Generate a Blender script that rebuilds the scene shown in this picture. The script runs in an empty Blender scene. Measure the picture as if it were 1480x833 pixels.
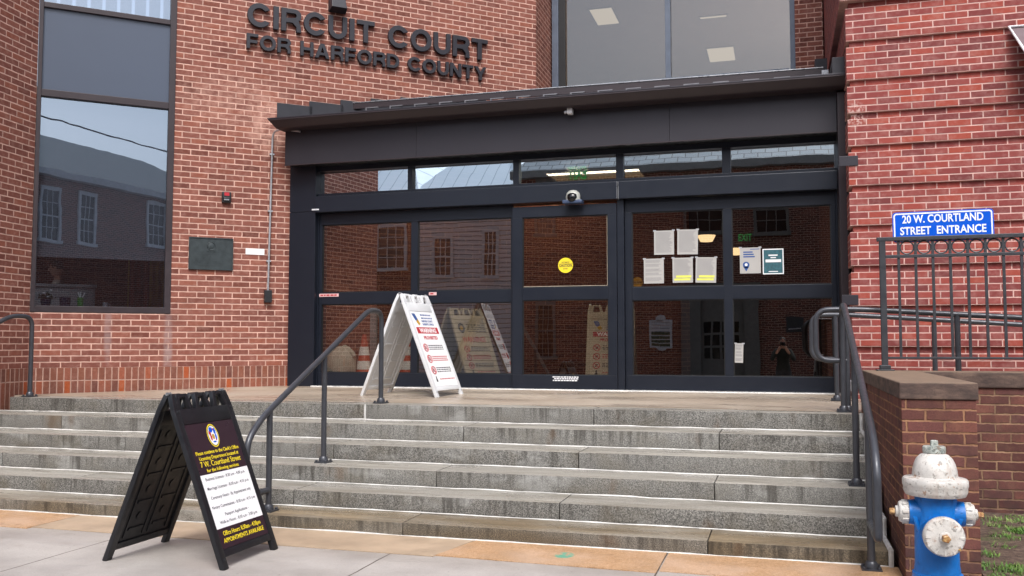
import bpy, bmesh, math, random
from mathutils import Matrix, Vector
R = math.radians
random.seed(7)
S = bpy.context.scene
COL = S.collection

# ------------------------------------------------------------------ camera
FPX, YAW, PITCH, CH = 1321.0, 0.287, 0.061, 1.463      # focal length in photo pixels, yaw, pitch, eye height
cF = Vector((-math.sin(YAW)*math.cos(PITCH), math.cos(YAW)*math.cos(PITCH), math.sin(PITCH)))
cR = Vector((math.cos(YAW), math.sin(YAW), 0)); cU = cR.cross(cF)
EYE = Vector((0, 0, CH))
cam = bpy.data.cameras.new('camera'); co = bpy.data.objects.new('camera', cam); COL.objects.link(co)
cam.sensor_width = 36; cam.lens = FPX/1480*36; cam.clip_start = .05; cam.clip_end = 2000
co.matrix_world = Matrix(((cR.x, cU.x, -cF.x, 0), (cR.y, cU.y, -cF.y, 0), (cR.z, cU.z, -cF.z, CH), (0, 0, 0, 1)))
S.camera = co
# ------------------------------------------------------------------ world, sun, exposure
w = bpy.data.worlds.new('World'); S.world = w; w.use_nodes = True
nt = w.node_tree; nt.nodes.clear()
sky = nt.nodes.new('ShaderNodeTexSky'); sky.sky_type = 'NISHITA'; sky.sun_disc = False
SUN_EL, SUN_AZ = 53, 160          # azimuth measured clockwise from +Y
sky.sun_elevation = R(SUN_EL); sky.sun_rotation = R(SUN_AZ)
sky.air_density = 1.0; sky.dust_density = 4.0; sky.ozone_density = 1.0
hs = nt.nodes.new('ShaderNodeHueSaturation'); hs.inputs['Saturation'].default_value = .62; hs.inputs['Value'].default_value = 1.0
bg = nt.nodes.new('ShaderNodeBackground'); bg.inputs[1].default_value = .13
wo = nt.nodes.new('ShaderNodeOutputWorld')
nt.links.new(sky.outputs[0], hs.inputs['Color']); nt.links.new(hs.outputs[0], bg.inputs[0]); nt.links.new(bg.outputs[0], wo.inputs[0])
sl = bpy.data.lights.new('sun', 'SUN'); sl.energy = 1.5; sl.angle = R(28); sl.color = (1, .99, .98)
so = bpy.data.objects.new('sun', sl); COL.objects.link(so)
sd = Vector((math.sin(R(SUN_AZ))*math.cos(R(SUN_EL)), math.cos(R(SUN_AZ))*math.cos(R(SUN_EL)), math.sin(R(SUN_EL))))
so.rotation_euler = sd.to_track_quat('Z', 'Y').to_euler(); so.location = (0, -5, 30)
S.view_settings.view_transform = 'Standard'; S.view_settings.look = 'None'
S.view_settings.exposure = 0.91; S.view_settings.gamma = 1; S.view_settings.use_curve_mapping = False
S.render.engine = 'CYCLES'
S.cycles.max_bounces = 10; S.cycles.transparent_max_bounces = 16; S.cycles.caustics_reflective = False; S.cycles.caustics_refractive = False

# ------------------------------------------------------------------ helpers
def ray(x, y): return cF + cR*((x-740)/FPX) - cU*((y-416.5)/FPX)
def onY(x, y, Y): d = ray(x, y); return EYE + d*(Y/d.y)
def onX(x, y, X): d = ray(x, y); return EYE + d*(X/d.x)
def onZ(x, y, Z): d = ray(x, y); return EYE + d*((Z-CH)/d.z)
BANG = R(42.5); BP0 = Vector((-6.597, 11.42, 0))
FB = Matrix.Translation(BP0) @ Matrix.Rotation(BANG, 4, 'Z')      # frame of the slanted wall: x along it, y into it
FBi = FB.inverted()
def onB(x, y, off=0.0):
    d = FBi.to_3x3() @ ray(x, y); e = FBi @ EYE
    p = e + d*((off-e.y)/d.y); return p.x, p.z

def lin(h):
    h = h.lstrip('#'); c = [int(h[i:i+2], 16)/255 for i in (0, 2, 4)]
    return tuple(v/12.92 if v <= .04045 else ((v+.055)/1.055)**2.4 for v in c) + (1,)

def frame(o, x, y): 
    x = Vector(x).normalized(); z = x.cross(Vector(y)).normalized(); y = z.cross(x)
    return Matrix(((x.x, y.x, z.x, o[0]), (x.y, y.y, z.y, o[1]), (x.z, y.z, z.z, o[2]), (0, 0, 0, 1)))
def upright(o, rz=0):       # text/panel plane facing local -y: x right, y up, z outward
    return Matrix.Translation(o) @ Matrix.Rotation(rz, 4, 'Z') @ Matrix.Rotation(R(90), 4, 'X')

class MB:
    def __init__(s): s.v = []; s.f = []; s.T = Matrix.Identity(4)
    def add(s, vs, fs):
        n = len(s.v); s.v += [s.T @ Vector(v) for v in vs]; s.f += [tuple(i+n for i in f) for f in fs]; return s
    def box(s, a, b):
        x0, x1 = sorted((a[0], b[0])); y0, y1 = sorted((a[1], b[1])); z0, z1 = sorted((a[2], b[2]))
        return s.add([(x0,y0,z0),(x1,y0,z0),(x1,y1,z0),(x0,y1,z0),(x0,y0,z1),(x1,y0,z1),(x1,y1,z1),(x0,y1,z1)],
            [(0,3,2,1),(4,5,6,7),(0,1,5,4),(1,2,6,5),(2,3,7,6),(3,0,4,7)])
    def hexa(s, bot, top):
        return s.add(list(bot)+list(top), [(3,2,1,0),(4,5,6,7),(0,1,5,4),(1,2,6,5),(2,3,7,6),(3,0,4,7)])
    def prism(s, poly, z0, z1):      # polygon in local xy, extruded in z
        n = len(poly)
        return s.add([(p[0],p[1],z0) for p in poly]+[(p[0],p[1],z1) for p in poly],
            [tuple(range(n-1,-1,-1)), tuple(range(n,2*n))]+[(i,(i+1)%n,(i+1)%n+n,i+n) for i in range(n)])
    def tube(s, pts, r, n=12, cap=True):
        pts = [Vector(p) for p in pts]; vs = []; fs = []; N = len(pts)
        t0 = (pts[1]-pts[0]).normalized(); up = Vector((0,0,1)) if abs(t0.z) < .9 else Vector((1,0,0))
        nx = t0.cross(up).normalized()
        for i, p in enumerate(pts):
            t = ((pts[min(i+1,N-1)]-p).normalized() + (p-pts[max(i-1,0)]).normalized()).normalized()
            nx = (nx - t*nx.dot(t)).normalized(); ny = t.cross(nx)
            rr = r[i] if isinstance(r, (list, tuple)) else r
            vs += [p + (nx*math.cos(2*math.pi*k/n)+ny*math.sin(2*math.pi*k/n))*rr for k in range(n)]
        for i in range(N-1):
            for k in range(n): fs.append((i*n+k, i*n+(k+1)%n, (i+1)*n+(k+1)%n, (i+1)*n+k))
        if cap: fs += [tuple(range(n-1,-1,-1)), tuple((N-1)*n+k for k in range(n))]
        return s.add(vs, fs)
    def lathe(s, prof, n=40, c=(0,0,0), cap=True):     # profile (r,z) about local z
        vs = []; fs = []
        for r, z in prof: vs += [(c[0]+r*math.cos(2*math.pi*k/n), c[1]+r*math.sin(2*math.pi*k/n), c[2]+z) for k in range(n)]
        for i in range(len(prof)-1):
            for k in range(n): fs.append((i*n+k, i*n+(k+1)%n, (i+1)*n+(k+1)%n, (i+1)*n+k))
        if cap: fs += [tuple(range(n-1,-1,-1)), tuple((len(prof)-1)*n+k for k in range(n))]
        return s.add(vs, fs)
    def ring(s, R0, r, n=32, m=8):     # torus about local z
        vs = []; fs = []
        for i in range(n):
            a = 2*math.pi*i/n
            for k in range(m):
                b = 2*math.pi*k/m; q = R0+r*math.cos(b); vs.append((q*math.cos(a), q*math.sin(a), r*math.sin(b)))
        for i in range(n):
            for k in range(m): fs.append((i*m+k, ((i+1)%n)*m+k, ((i+1)%n)*m+(k+1)%m, i*m+(k+1)%m))
        return s.add(vs, fs)
    def disc(s, cx, cy, rx, ry, z0, z1, n=36): return s.prism([(cx+rx*math.cos(2*math.pi*k/n), cy+ry*math.sin(2*math.pi*k/n)) for k in range(n)], z0, z1)
    def txt(s, t, cx, cy, h, wd=None, depth=.001, bold=.0, z=0.0, left=False, shear=0):
        cu = bpy.data.curves.new('t', 'FONT'); cu.body = t; cu.size = 1; cu.extrude = .5; cu.offset = bold; cu.resolution_u = 3; cu.shear = shear
        o = bpy.data.objects.new('t', cu); COL.objects.link(o); bpy.context.view_layer.update()
        me = bpy.data.meshes.new_from_object(o.evaluated_get(bpy.context.evaluated_depsgraph_get()))
        bpy.data.objects.remove(o); bpy.data.curves.remove(cu)
        vs = [v.co.copy() for v in me.vertices]; fs = [tuple(p.vertices) for p in me.polygons]; bpy.data.meshes.remove(me)
        if not vs: return s
        x0 = min(v.x for v in vs); x1 = max(v.x for v in vs); y0 = min(v.y for v in vs); y1 = max(v.y for v in vs)
        ky = h/.73 if h > 0 else -h/(y1-y0); kx = ky if wd is None else wd/(x1-x0)
        ox = cx if left else cx-(x1-x0)*kx/2
        yb = 0 if h > 0 else y0
        return s.add([(ox+(v.x-x0)*kx, cy+(v.y-yb)*ky, z+(v.z+.5)*depth) for v in vs], fs)
    def build(s, name, mat, parent=None, F=None, smooth=False, bevel=0, seg=2, auto=None):
        me = bpy.data.meshes.new(name); me.from_pydata([tuple(v) for v in s.v], [], s.f)
        bm = bmesh.new(); bm.from_mesh(me)
        bmesh.ops.recalc_face_normals(bm, faces=bm.faces)
        if bevel: bmesh.ops.bevel(bm, geom=list(bm.edges), offset=bevel, segments=seg, affect='EDGES', profile=.6, clamp_overlap=True)
        bm.to_mesh(me); bm.free()
        for m in (mat if isinstance(mat, (list, tuple)) else [mat]): me.materials.append(m)
        o = bpy.data.objects.new(name, me); COL.objects.link(o)
        if smooth: me.shade_smooth(); me.set_sharp_from_angle(angle=R(38))
        if F is not None: o.matrix_basis = F
        if parent is not None:
            o.parent = parent; o.matrix_parent_inverse = wm(parent).inverted()
        return o
def wm(o):
    m = o.matrix_basis.copy()
    if o.parent: m = wm(o.parent) @ o.matrix_parent_inverse @ m
    return m
def tag(o, label=None, cat=None, group=None, kind=None):
    if label: o['label'] = label
    if cat: o['category'] = cat
    if group: o['group'] = group
    if kind: o['kind'] = kind
    return o
def thing(name, label, cat, loc=(0,0,0), rz=0, group=None):
    o = bpy.data.objects.new(name, None); COL.objects.link(o); o.empty_display_size = .2
    o.matrix_basis = Matrix.Translation(loc) @ Matrix.Rotation(rz, 4, 'Z')
    return tag(o, label, cat, group)

# ------------------------------------------------------------------ materials
class N:
    def __init__(s, name):
        s.m = bpy.data.materials.new(name); s.m.use_nodes = True; s.t = s.m.node_tree; s.t.nodes.clear()
        s.out = s.t.nodes.new('ShaderNodeOutputMaterial')
    def n(s, typ, **kw):
        nd = s.t.nodes.new('ShaderNode'+typ)
        for k, v in kw.items():
            if k.startswith('i_'): s.put(nd.inputs[k[2:]], v)
            else: setattr(nd, k, v)
        return nd
    def put(s, sock, v):
        if hasattr(v, 'is_output') or isinstance(v, bpy.types.NodeSocket): s.t.links.new(v, sock)
        else: sock.default_value = v
    def math(s, op, a, b=0.0, c=None, clamp=False):
        nd = s.t.nodes.new('ShaderNodeMath'); nd.operation = op; nd.use_clamp = clamp
        s.put(nd.inputs[0], a); s.put(nd.inputs[1], b)
        if c is not None: s.put(nd.inputs[2], c)
        return nd.outputs[0]
    def mix(s, f, a, b, mode='MIX'):
        nd = s.t.nodes.new('ShaderNodeMix'); nd.data_type = 'RGBA'; nd.blend_type = mode
        s.put(nd.inputs[0], f); s.put(nd.inputs[6], a); s.put(nd.inputs[7], b); return nd.outputs[2]
    def ramp(s, f, stops, interp='LINEAR'):
        nd = s.t.nodes.new('ShaderNodeValToRGB'); s.put(nd.inputs[0], f); e = nd.color_ramp.elements; nd.color_ramp.interpolation = interp
        while len(e) < len(stops): e.new(.5)
        for i, (p, c) in enumerate(stops): e[i].position = p; e[i].color = c if not isinstance(c, str) else lin(c)
        return nd.outputs[0]
    def mrange(s, v, a, b, c=0.0, d=1.0, smooth=True):
        nd = s.t.nodes.new('ShaderNodeMapRange'); nd.interpolation_type = 'SMOOTHSTEP' if smooth else 'LINEAR'
        s.put(nd.inputs[0], v)
        for i, q in enumerate((a, b, c, d)): s.put(nd.inputs[i+1], q)
        return nd.outputs[0]
    def obj(s): return s.n('TexCoord').outputs['Object']
    def scaled(s, vec, sc, loc=(0,0,0)):
        nd = s.n('Mapping'); s.put(nd.inputs[0], vec); nd.inputs['Scale'].default_value = sc; nd.inputs['Location'].default_value = loc; return nd.outputs[0]
    def noise(s, vec, sc, det=3, rough=.55, w=None):
        nd = s.n('TexNoise'); s.put(nd.inputs['Vector'], vec); nd.inputs['Scale'].default_value = sc; nd.inputs['Detail'].default_value = det; nd.inputs['Roughness'].default_value = rough
        return nd.outputs['Fac']
    def bsdf(s, color, rough=.6, metal=0.0, bump=None, bstr=.3, bdist=.01, spec=.5, emit=None, estr=0, **kw):
        b = s.n('BsdfPrincipled'); s.put(b.inputs['Base Color'], color); s.put(b.inputs['Roughness'], rough); s.put(b.inputs['Metallic'], metal)
        s.put(b.inputs['Specular IOR Level'], spec)
        if emit is not None: s.put(b.inputs['Emission Color'], emit); b.inputs['Emission Strength'].default_value = estr
        if bump is not None:
            bn = s.n('Bump'); s.put(bn.inputs['Height'], bump); bn.inputs['Strength'].default_value = bstr; bn.inputs['Distance'].default_value = bdist
            s.t.links.new(bn.outputs[0], b.inputs['Normal'])
        for k, v in kw.items(): s.put(b.inputs[k.replace('_', ' ')], v)
        s.t.links.new(b.outputs[0], s.out.inputs[0]); return s.m

def plain(name, hexc, rough=.5, metal=0.0, var=.12, vs=6, bump=0, bs=200, spec=.5, rv=.08):
    k = N(name); o = k.obj(); f = k.noise(o, vs, 4); c = lin(hexc)
    a = tuple(v*(1-var) for v in c[:3])+(1,); b = tuple(min(1, v*(1+var)) for v in c[:3])+(1,)
    cc = k.ramp(f, [(.3, a), (.7, b)])
    rr = k.mrange(k.noise(o, vs*2.3, 3), .3, .7, max(.02, rough-rv), rough+rv)
    return k.bsdf(cc, rr, metal, k.noise(o, bs, 2) if bump else None, bump or .1, .002, spec)
def emitter(name, hexc, st):
    k = N(name); e = k.n('Emission'); e.inputs[0].default_value = lin(hexc); e.inputs[1].default_value = st
    k.t.links.new(e.outputs[0], k.out.inputs[0]); return k.m

def brick(name, cols, mortar, bw, bh, mort, seed=0, off=.5, u0=0.0, v0=0.0, jag=.004, wide=.08, stain=None, rough=.85, dark=None, bstr=.6, mvar=.12):
    """running-bond brick wall in object space: vertical faces use x or y for u and z for v"""
    k = N(name); tc = k.n('TexCoord'); sp = k.n('SeparateXYZ', i_Vector=tc.outputs['Object']); sn = k.n('SeparateXYZ', i_Vector=tc.outputs['Normal'])
    side = k.math('GREATER_THAN', k.math('ABSOLUTE', sn.outputs[0]), .6)
    P = tc.outputs['Object']
    nz = k.n('TexNoise'); k.put(nz.inputs['Vector'], P); nz.inputs['Scale'].default_value = 22; nz.inputs['Detail'].default_value = 3
    nzs = k.n('SeparateXYZ', i_Vector=nz.outputs['Color'])
    jx = k.math('MULTIPLY', k.math('SUBTRACT', nzs.outputs[0], .5), jag*2); jz = k.math('MULTIPLY', k.math('SUBTRACT', nzs.outputs[1], .5), jag*2)
    u = k.math('ADD', k.math('MULTIPLY', sp.outputs[0], k.math('SUBTRACT', 1.0, side)), k.math('MULTIPLY', sp.outputs[1], side))
    u = k.math('ADD', k.math('ADD', u, jx), u0+50*bw); v = k.math('ADD', k.math('ADD', sp.outputs[2], jz), v0+60*bh)
    vr = k.math('DIVIDE', v, bh); row = k.math('FLOOR', vr); fv = k.math('SUBTRACT', vr, row)
    odd = k.math('MODULO', row, 2.0)
    ur = k.math('ADD', k.math('DIVIDE', u, bw), k.math('MULTIPLY', odd, off)); cl = k.math('FLOOR', ur); fu = k.math('SUBTRACT', ur, cl)
    du = k.math('MULTIPLY', k.math('MINIMUM', fu, k.math('SUBTRACT', 1.0, fu)), bw); dv = k.math('MULTIPLY', k.math('MINIMUM', fv, k.math('SUBTRACT', 1.0, fv)), bh)
    d = k.math('MINIMUM', du, dv)
    mask = k.mrange(d, mort*.5-.0015, mort*.5+.0025)            # 0 mortar, 1 brick
    cv = k.n('CombineXYZ'); k.put(cv.inputs[0], cl); k.put(cv.inputs[1], row); k.put(cv.inputs[2], k.math('ADD', side, float(seed)))
    wn = k.n('TexWhiteNoise', noise_dimensions='3D'); k.put(wn.inputs['Vector'], cv.outputs[0])
    ws = k.n('SeparateXYZ', i_Vector=wn.outputs['Color'])
    bc = k.ramp(ws.outputs[0], cols)
    fine = k.noise(P, 130, 3); mid = k.noise(P, 14, 4)
    bc = k.mix(k.mrange(fine, .35, .75, 0, .35), bc, lin('3a2420'), 'MIX') if dark is None else k.mix(k.mrange(fine, .4, .8, 0, .3), bc, lin(dark))
    bc = k.mix(k.mrange(mid, .4, .8, 0, .2), bc, lin(mortar))
    mc = k.mix(k.mrange(k.noise(P, 6, 4), .3, .7), tuple(c*(1-mvar*2) for c in lin(mortar)[:3])+(1,), tuple(min(1, c*(1+mvar)) for c in lin(mortar)[:3])+(1,))
    c = k.mix(mask, mc, bc)
    if stain: c = stain(k, c, P, sp)
    h = k.math('ADD', k.math('MULTIPLY', mask, 1.0), k.math('MULTIPLY', fine, .25))
    h = k.math('ADD', h, k.math('MULTIPLY', ws.outputs[1], .25))
    return k.bsdf(c, rough, 0, h, bstr, .006, .25)

def st_wall(k, c, P, sp):       # pale bloom by the conduit, streaks under the window corners, large soft dirt
    def blob(cx, cz, rx, rz):
        a = k.math('DIVIDE', k.math('SUBTRACT', sp.outputs[0], cx), rx); b = k.math('DIVIDE', k.math('SUBTRACT', sp.outputs[2], cz), rz)
        return k.mrange(k.math('ADD', k.math('MULTIPLY', a, a), k.math('MULTIPLY', b, b)), .1, 1.0, 1, 0)
    n1 = k.noise(P, 7, 5, .7)
    bl = k.math('MULTIPLY', k.math('MAXIMUM', blob(-.35, 4.55, .38, .55), k.math('MULTIPLY', blob(-.8, 4.8, .9, .5), .5)), k.mrange(n1, .3, .65))
    c = k.mix(k.math('MULTIPLY', bl, .55), c, lin('d2a898'))
    st = k.math('MAXIMUM', k.math('MULTIPLY', blob(-1.62, 1.3, .07, .9), .55), k.math('MULTIPLY', blob(-2.35, 1.6, .06, .5), .4))
    c = k.mix(k.math('MULTIPLY', st, k.mrange(n1, .25, .6)), c, lin('9a8c8c'))
    dk = k.mrange(k.noise(k.scaled(P, (.8, .8, 1.6)), 1.3, 4), .52, .75, 0, .28)
    return k.mix(dk, c, lin('54342c'))
def st_right(k, c, P, sp):
    a = k.math('DIVIDE', k.math('SUBTRACT', sp.outputs[0], .82), .14); b = k.math('DIVIDE', k.math('SUBTRACT', sp.outputs[2], 3.98), .16)
    bl = k.mrange(k.math('ADD', k.math('MULTIPLY', a, a), k.math('MULTIPLY', b, b)), .2, 1.0, 1, 0)
    return k.mix(k.math('MULTIPLY', bl, k.mrange(k.noise(P, 30, 3), .45, .60, 0, .6)), c, lin('d4bcb4'))
def st_old(k, c, P, sp):
    c = k.mix(k.mrange(k.noise(P, 4, 5, .7), .42, .7, 0, .6), c, lin('4a3430'))
    low = k.mrange(sp.outputs[2], .15, .45, .55, 0)
    return k.mix(k.math('MULTIPLY', low, k.mrange(k.noise(P, 9, 4), .3, .6)), c, lin('3c3030'))

M = {}
BCOL = [(0, '71423a'), (.25, '7d4c42'), (.5, '855146'), (.75, '8a564a'), (.9, '905646'), (.96, '734339'), (1, '663b33')]
M['brick_b'] = brick('courthouse brick', BCOL, 'c8a294', .231, .0771, .0135, 1, v0=.0, stain=st_wall)
M['brick_a'] = brick('side wall brick', BCOL, 'c8a294', .231, .0771, .0135, 2)
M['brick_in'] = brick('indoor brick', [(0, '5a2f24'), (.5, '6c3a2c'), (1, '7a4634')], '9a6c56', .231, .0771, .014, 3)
M['soldier'] = brick('soldier course brick', [(0, '6a423a'), (.3, '82503f'), (.62, '7c4e42'), (.88, '8e5442'), (.95, 'a05030'), (1, 'a4522c')], 'b08e80', .079, .34, .013, 5, off=0, v0=.02)
M['brick_r'] = brick('red brick', [(0, '6c3838'), (.25, '813e3c'), (.5, '884642'), (.75, '94463e'), (.93, '9a483a'), (1, '6e3c3e')], 'c4a098', .232, .0735, .0115, 9, v0=-(onY(1226, 163.7, 10.6).z % .0735), stain=st_right, jag=.002, dark='6a2c28')
OLD = [(0, '50302f'), (.3, '66403a'), (.6, '744840'), (.85, '6e4440'), (1, '5e3c3c')]
M['brick_old'] = brick('old hand-made brick', OLD, '9c7458', .218, .0705, .011, 12, stain=st_old, jag=.008, bstr=1.0, u0=.03)
M['brick_old2'] = brick('old wall brick', OLD, '94765e', .229, .079, .0125, 21, stain=st_old, jag=.008, bstr=1.0)
M['brick_far'] = brick('street brick', [(0, '542a22'), (.5, '6c382c'), (1, '824636')], 'b89c8c', .24, .085, .016, 14)

def granite(name, base, spots, wet=False, streak=.0, tint=None):
    k = N(name); P = k.obj(); rnd = k.n('ObjectInfo').outputs['Random']
    v = k.n('CombineXYZ'); k.put(v.inputs[0], k.math('MULTIPLY', rnd, 37.0)); k.put(v.inputs[1], k.math('MULTIPLY', rnd, 11.0))
    pv = k.n('VectorMath', operation='ADD'); k.put(pv.inputs[0], P); k.put(pv.inputs[1], v.outputs[0]); Q = pv.outputs[0]
    lz_ = k.n('SeparateXYZ', i_Vector=P).outputs[2]
    nrm = k.n('SeparateXYZ', i_Vector=k.n('TexCoord').outputs['Normal']); top = k.mrange(nrm.outputs[2], .4, .8); side = k.math('SUBTRACT', 1.0, top)
    f = k.noise(Q, 120, 3, .7); f2 = k.noise(Q, 260, 2, .6)
    c = k.ramp(f, [(.3, '272727'), (.43, '545350'), (.5, '6f6d69'), (.58, '878580'), (.72, 'a8a6a0')])
    c = k.mix(k.mrange(f2, .5, .66, 0, .5), c, lin('2a2826'))
    big = k.noise(Q, 2.1, 5, .65)
    c = k.mix(k.mrange(big, .45, .68, 0, .45), c, lin('5e5646'))
    c = k.mix(k.mrange(k.noise(k.scaled(Q, (.8, 1, 1.5)), 2.6, 4, .6), .54, .70, 0, .5), c, lin('a5a5a2'))
    c = k.mix(k.mrange(rnd, .3, 1.0, 0, .16), c, lin('a8a8a4'))
    # water runs: fine vertical streaks, strongest under the nosing, gathered in patches
    s1 = k.noise(k.scaled(Q, (24, 24, 1.1)), 1.0, 4, .65); s2 = k.noise(k.scaled(Q, (7, 7, .8)), 1.0, 3, .6); pt = k.noise(k.scaled(Q, (1, 1, .2)), 1.5, 4, .6)
    drip = k.math('ADD', k.math('MULTIPLY', s1, .6), k.math('MULTIPLY', s2, .4)); drip = k.math('ADD', drip, k.math('MULTIPLY', k.math('SUBTRACT', k.math('DIVIDE', lz_, .15), .6), .10))
    drip = k.math('ADD', drip, k.math('MULTIPLY', k.math('SUBTRACT', pt, .5), .5))
    c = k.mix(k.math('MULTIPLY', k.mrange(drip, .48, .68, 0, .68), side), c, lin('29241e'))
    br = k.noise(k.scaled(Q, (2.2, 3, 1.2)), 1.3, 4); c = k.mix(k.math('MULTIPLY', k.mrange(br, .6, .74, 0, .5), side), c, lin('5c452e'))
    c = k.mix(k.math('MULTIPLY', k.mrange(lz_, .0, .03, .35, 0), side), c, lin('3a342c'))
    tc = k.mix(k.mrange(k.noise(Q, 90, 3), .4, .65), lin('85827a'), lin('a29e96'))
    tc = k.mix(k.mrange(k.noise(k.scaled(Q, (.5, 3, 1)), 3, 4), .45, .65, 0, .55), tc, lin('746e62')); tc = k.mix(k.mrange(k.noise(k.scaled(Q, (.4, 2, 1)), 2.2, 4), .54, .70, 0, .45), tc, lin('bcb8ae'))
    c = k.mix(top, c, tc)
    if tint: c = k.mix(k.mrange(k.noise(k.scaled(Q, (.4, 1, 1)), 1.5, 3), .35, .6, .25, .85), c, lin(tint), 'MULTIPLY')
    wetn = k.mrange(k.noise(k.scaled(Q, (.5, 1.6, 1)), 2.2, 4), .38, .62, .16, .5)
    rough = k.math('ADD', k.math('MULTIPLY', wetn, top), k.math('MULTIPLY', side, .8))
    return k.bsdf(c, rough, 0, f, .4, .004, .5)
M['granite'] = granite('granite step', '', '')
M['granite_low'] = granite('granite kerb step', '', '', tint='c8b08a')

def landing_mat():
    k = N('landing stone'); P = k.obj()
    c = k.mix(k.mrange(k.noise(P, .9, 5, .55), .35, .65), lin('998a7a'), lin('ada192'))
    c = k.mix(k.mrange(k.noise(P, 110, 3), .4, .7, 0, .2), c, lin('786c5f'))
    wet = k.noise(k.scaled(P, (.5, .9, 1), (3, 1, 0)), 1.5, 4, .5)
    c = k.mix(k.mrange(wet, .46, .6, 0, .2), c, lin('887a6c'))
    r = k.mrange(wet, .36, .64, .5, .22)
    dk = k.mrange(k.noise(k.scaled(P, (.8, 1.6, 1)), 1.9, 3), .70, .76, 0, .2); c = k.mix(dk, c, lin('5c4c40'))
    return k.bsdf(c, r, 0, k.noise(P, 90, 3), .08, .002)
M['landing'] = landing_mat()
def walk_mat():
    k = N('concrete walk'); P = k.obj(); sp = k.n('SeparateXYZ', i_Vector=P)
    c = k.mix(k.mrange(k.noise(P, 1.1, 5, .6), .3, .7), lin('989390'), lin('afaaa6'))
    c = k.mix(k.mrange(k.noise(P, 120, 3, .7), .38, .7, 0, .35), c, lin('7d766d'))
    c = k.mix(k.mrange(k.noise(P, 5, 4), .58, .75, 0, .3), c, lin('867d73')); c = k.mix(k.mrange(k.noise(P, 26, 2, .4), .73, .76, 0, .6), c, lin('55504b')); c = k.mix(k.mrange(sp.outputs[1], 5.6, 5.97, 0, .22), c, lin('7c6e60'))
    dx = None
    for j in (-6.6, -4.86, -2.66, -.80, 1.4):
        q = k.math('ABSOLUTE', k.math('SUBTRACT', sp.outputs[0], k.math('ADD', float(j), k.math('MULTIPLY', k.math('SUBTRACT', k.noise(P, 3, 3), .5), .02))))
        dx = q if dx is None else k.math('MINIMUM', dx, q)
    for j in (4.1, 2.4):
        dx = k.math('MINIMUM', dx, k.math('ABSOLUTE', k.math('SUBTRACT', sp.outputs[1], j)))
    jm = k.mrange(dx, .003, .008); c = k.mix(jm, lin('4d463f'), c)
    r = k.mrange(k.noise(k.scaled(P, (.7, 1.5, 1)), 1.8, 4), .35, .65, .35, .8)
    return k.bsdf(c, r, 0, k.math('ADD', k.math('MULTIPLY', jm, 2.0), k.noise(P, 150, 3)), .25, .004, .4)
M['walk'] = walk_mat()
def strip_mat():
    k = N('orange exposed aggregate'); P = k.obj(); sp = k.n('SeparateXYZ', i_Vector=P)
    c = k.ramp(k.noise(P, 95, 3, .75), [(.3, '866648'), (.5, 'ac8864'), (.7, 'c6a688')])
    c = k.mix(k.mrange(k.noise(P, 2.2, 4), .4, .7, 0, .5), c, lin('bfa590'))
    c = k.mix(k.mrange(k.noise(P, 9, 4), .66, .72, 0, .5), c, lin('6e4a30'))
    a = k.math('DIVIDE', k.math('SUBTRACT', sp.outputs[0], -1.47), .07); b = k.math('DIVIDE', k.math('SUBTRACT', sp.outputs[1], 6.26), .10)
    g = k.math('MULTIPLY', k.mrange(k.math('ADD', k.math('MULTIPLY', a, a), k.math('MULTIPLY', b, b)), .5, 1.1, 1, 0), k.mrange(k.noise(P, 16, 3), .40, .50))
    c = k.mix(k.math('MULTIPLY', g, .9), c, lin('4f9c84'))
    return k.bsdf(c, k.mrange(k.noise(P, 4, 3), .3, .7, .3, .7), 0, k.noise(P, 120, 3), .3, .004)
M['strip'] = strip_mat()
M['tanwalk'] = plain('tan concrete', 'a8947e', .5, var=.18, vs=3, bump=.2)
M['caulk'] = plain('white sealant', 'c6c5c2', .5, var=.25, vs=9)
def mortar_joint():
    return plain('dark joint', '2e2a26', .9)
M['joint'] = mortar_joint()
M['frame'] = plain('dark blue anodised aluminium', '1d222d', .36, .25, .03, 3, rv=.03)
M['frame_in'] = plain('black gasket', '101114', .5)
M['bronze'] = plain('bronze window frame', '352d31', .42, .2, .12, 4)
M['fascia'] = plain('dark bronze sheet metal', '312f36', .46, .3, .03, 1.5, rv=.03)
M['gutter'] = plain('brown painted gutter', '362e32', .42, .2, .04, 3, rv=.03)
M['roofmetal'] = plain('dark roof metal', '2f2f35', .45, .3)
M['greyframe'] = plain('blue grey window frame', '5b6473', .4, .2)
M['spandrel'] = plain('grey blue spandrel panel', '454f61', .38, .0, .04, 1, rv=.015)
M['rail'] = plain('charcoal painted steel', '43454b', .36, .35, .08, 12, bump=.05)
M['fence'] = plain('dark grey painted steel', '3b3d42', .42, .3, .08, 10)
M['letters'] = plain('dark letter face', '26262e', .45, .1, .08, 8)
M['black'] = plain('black moulded plastic', '14151a', .4, 0, .15, 8, bump=.12, bs=350)
M['white'] = plain('white moulded plastic', 'cfd1d4', .45, 0, .05, 6, bump=.06, bs=350)
M['maroon'] = plain('dark plum print', '2c1a24', .35, 0, .05)
M['paper'] = plain('white print', 'e8e8ea', .4, 0, .03)
M['yellow'] = plain('yellow print', 'e6cf2a', .45, 0, .03)
M['ink'] = plain('black ink', '2b2b33', .5, 0, .03)
M['inkmid'] = plain('printed text grey', '606268', .6)
M['notice'] = plain('notice paper', 'a9a7a4', .6, 0, .04)
M['inkgrey'] = plain('grey ink', 'a2a4a8', .5, 0, .1)
M['red'] = plain('red print', 'b0202e', .45, 0, .05)
M['blueink'] = plain('blue print', '2a4f8c', .45, 0, .05)
M['pink'] = plain('faded pink label', 'd9b4b4', .5)
M['highlight'] = plain('yellow highlight', 'd8d860', .5)
M['teal'] = plain('teal poster', '2f5a64', .45, 0, .3, 30)
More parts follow.
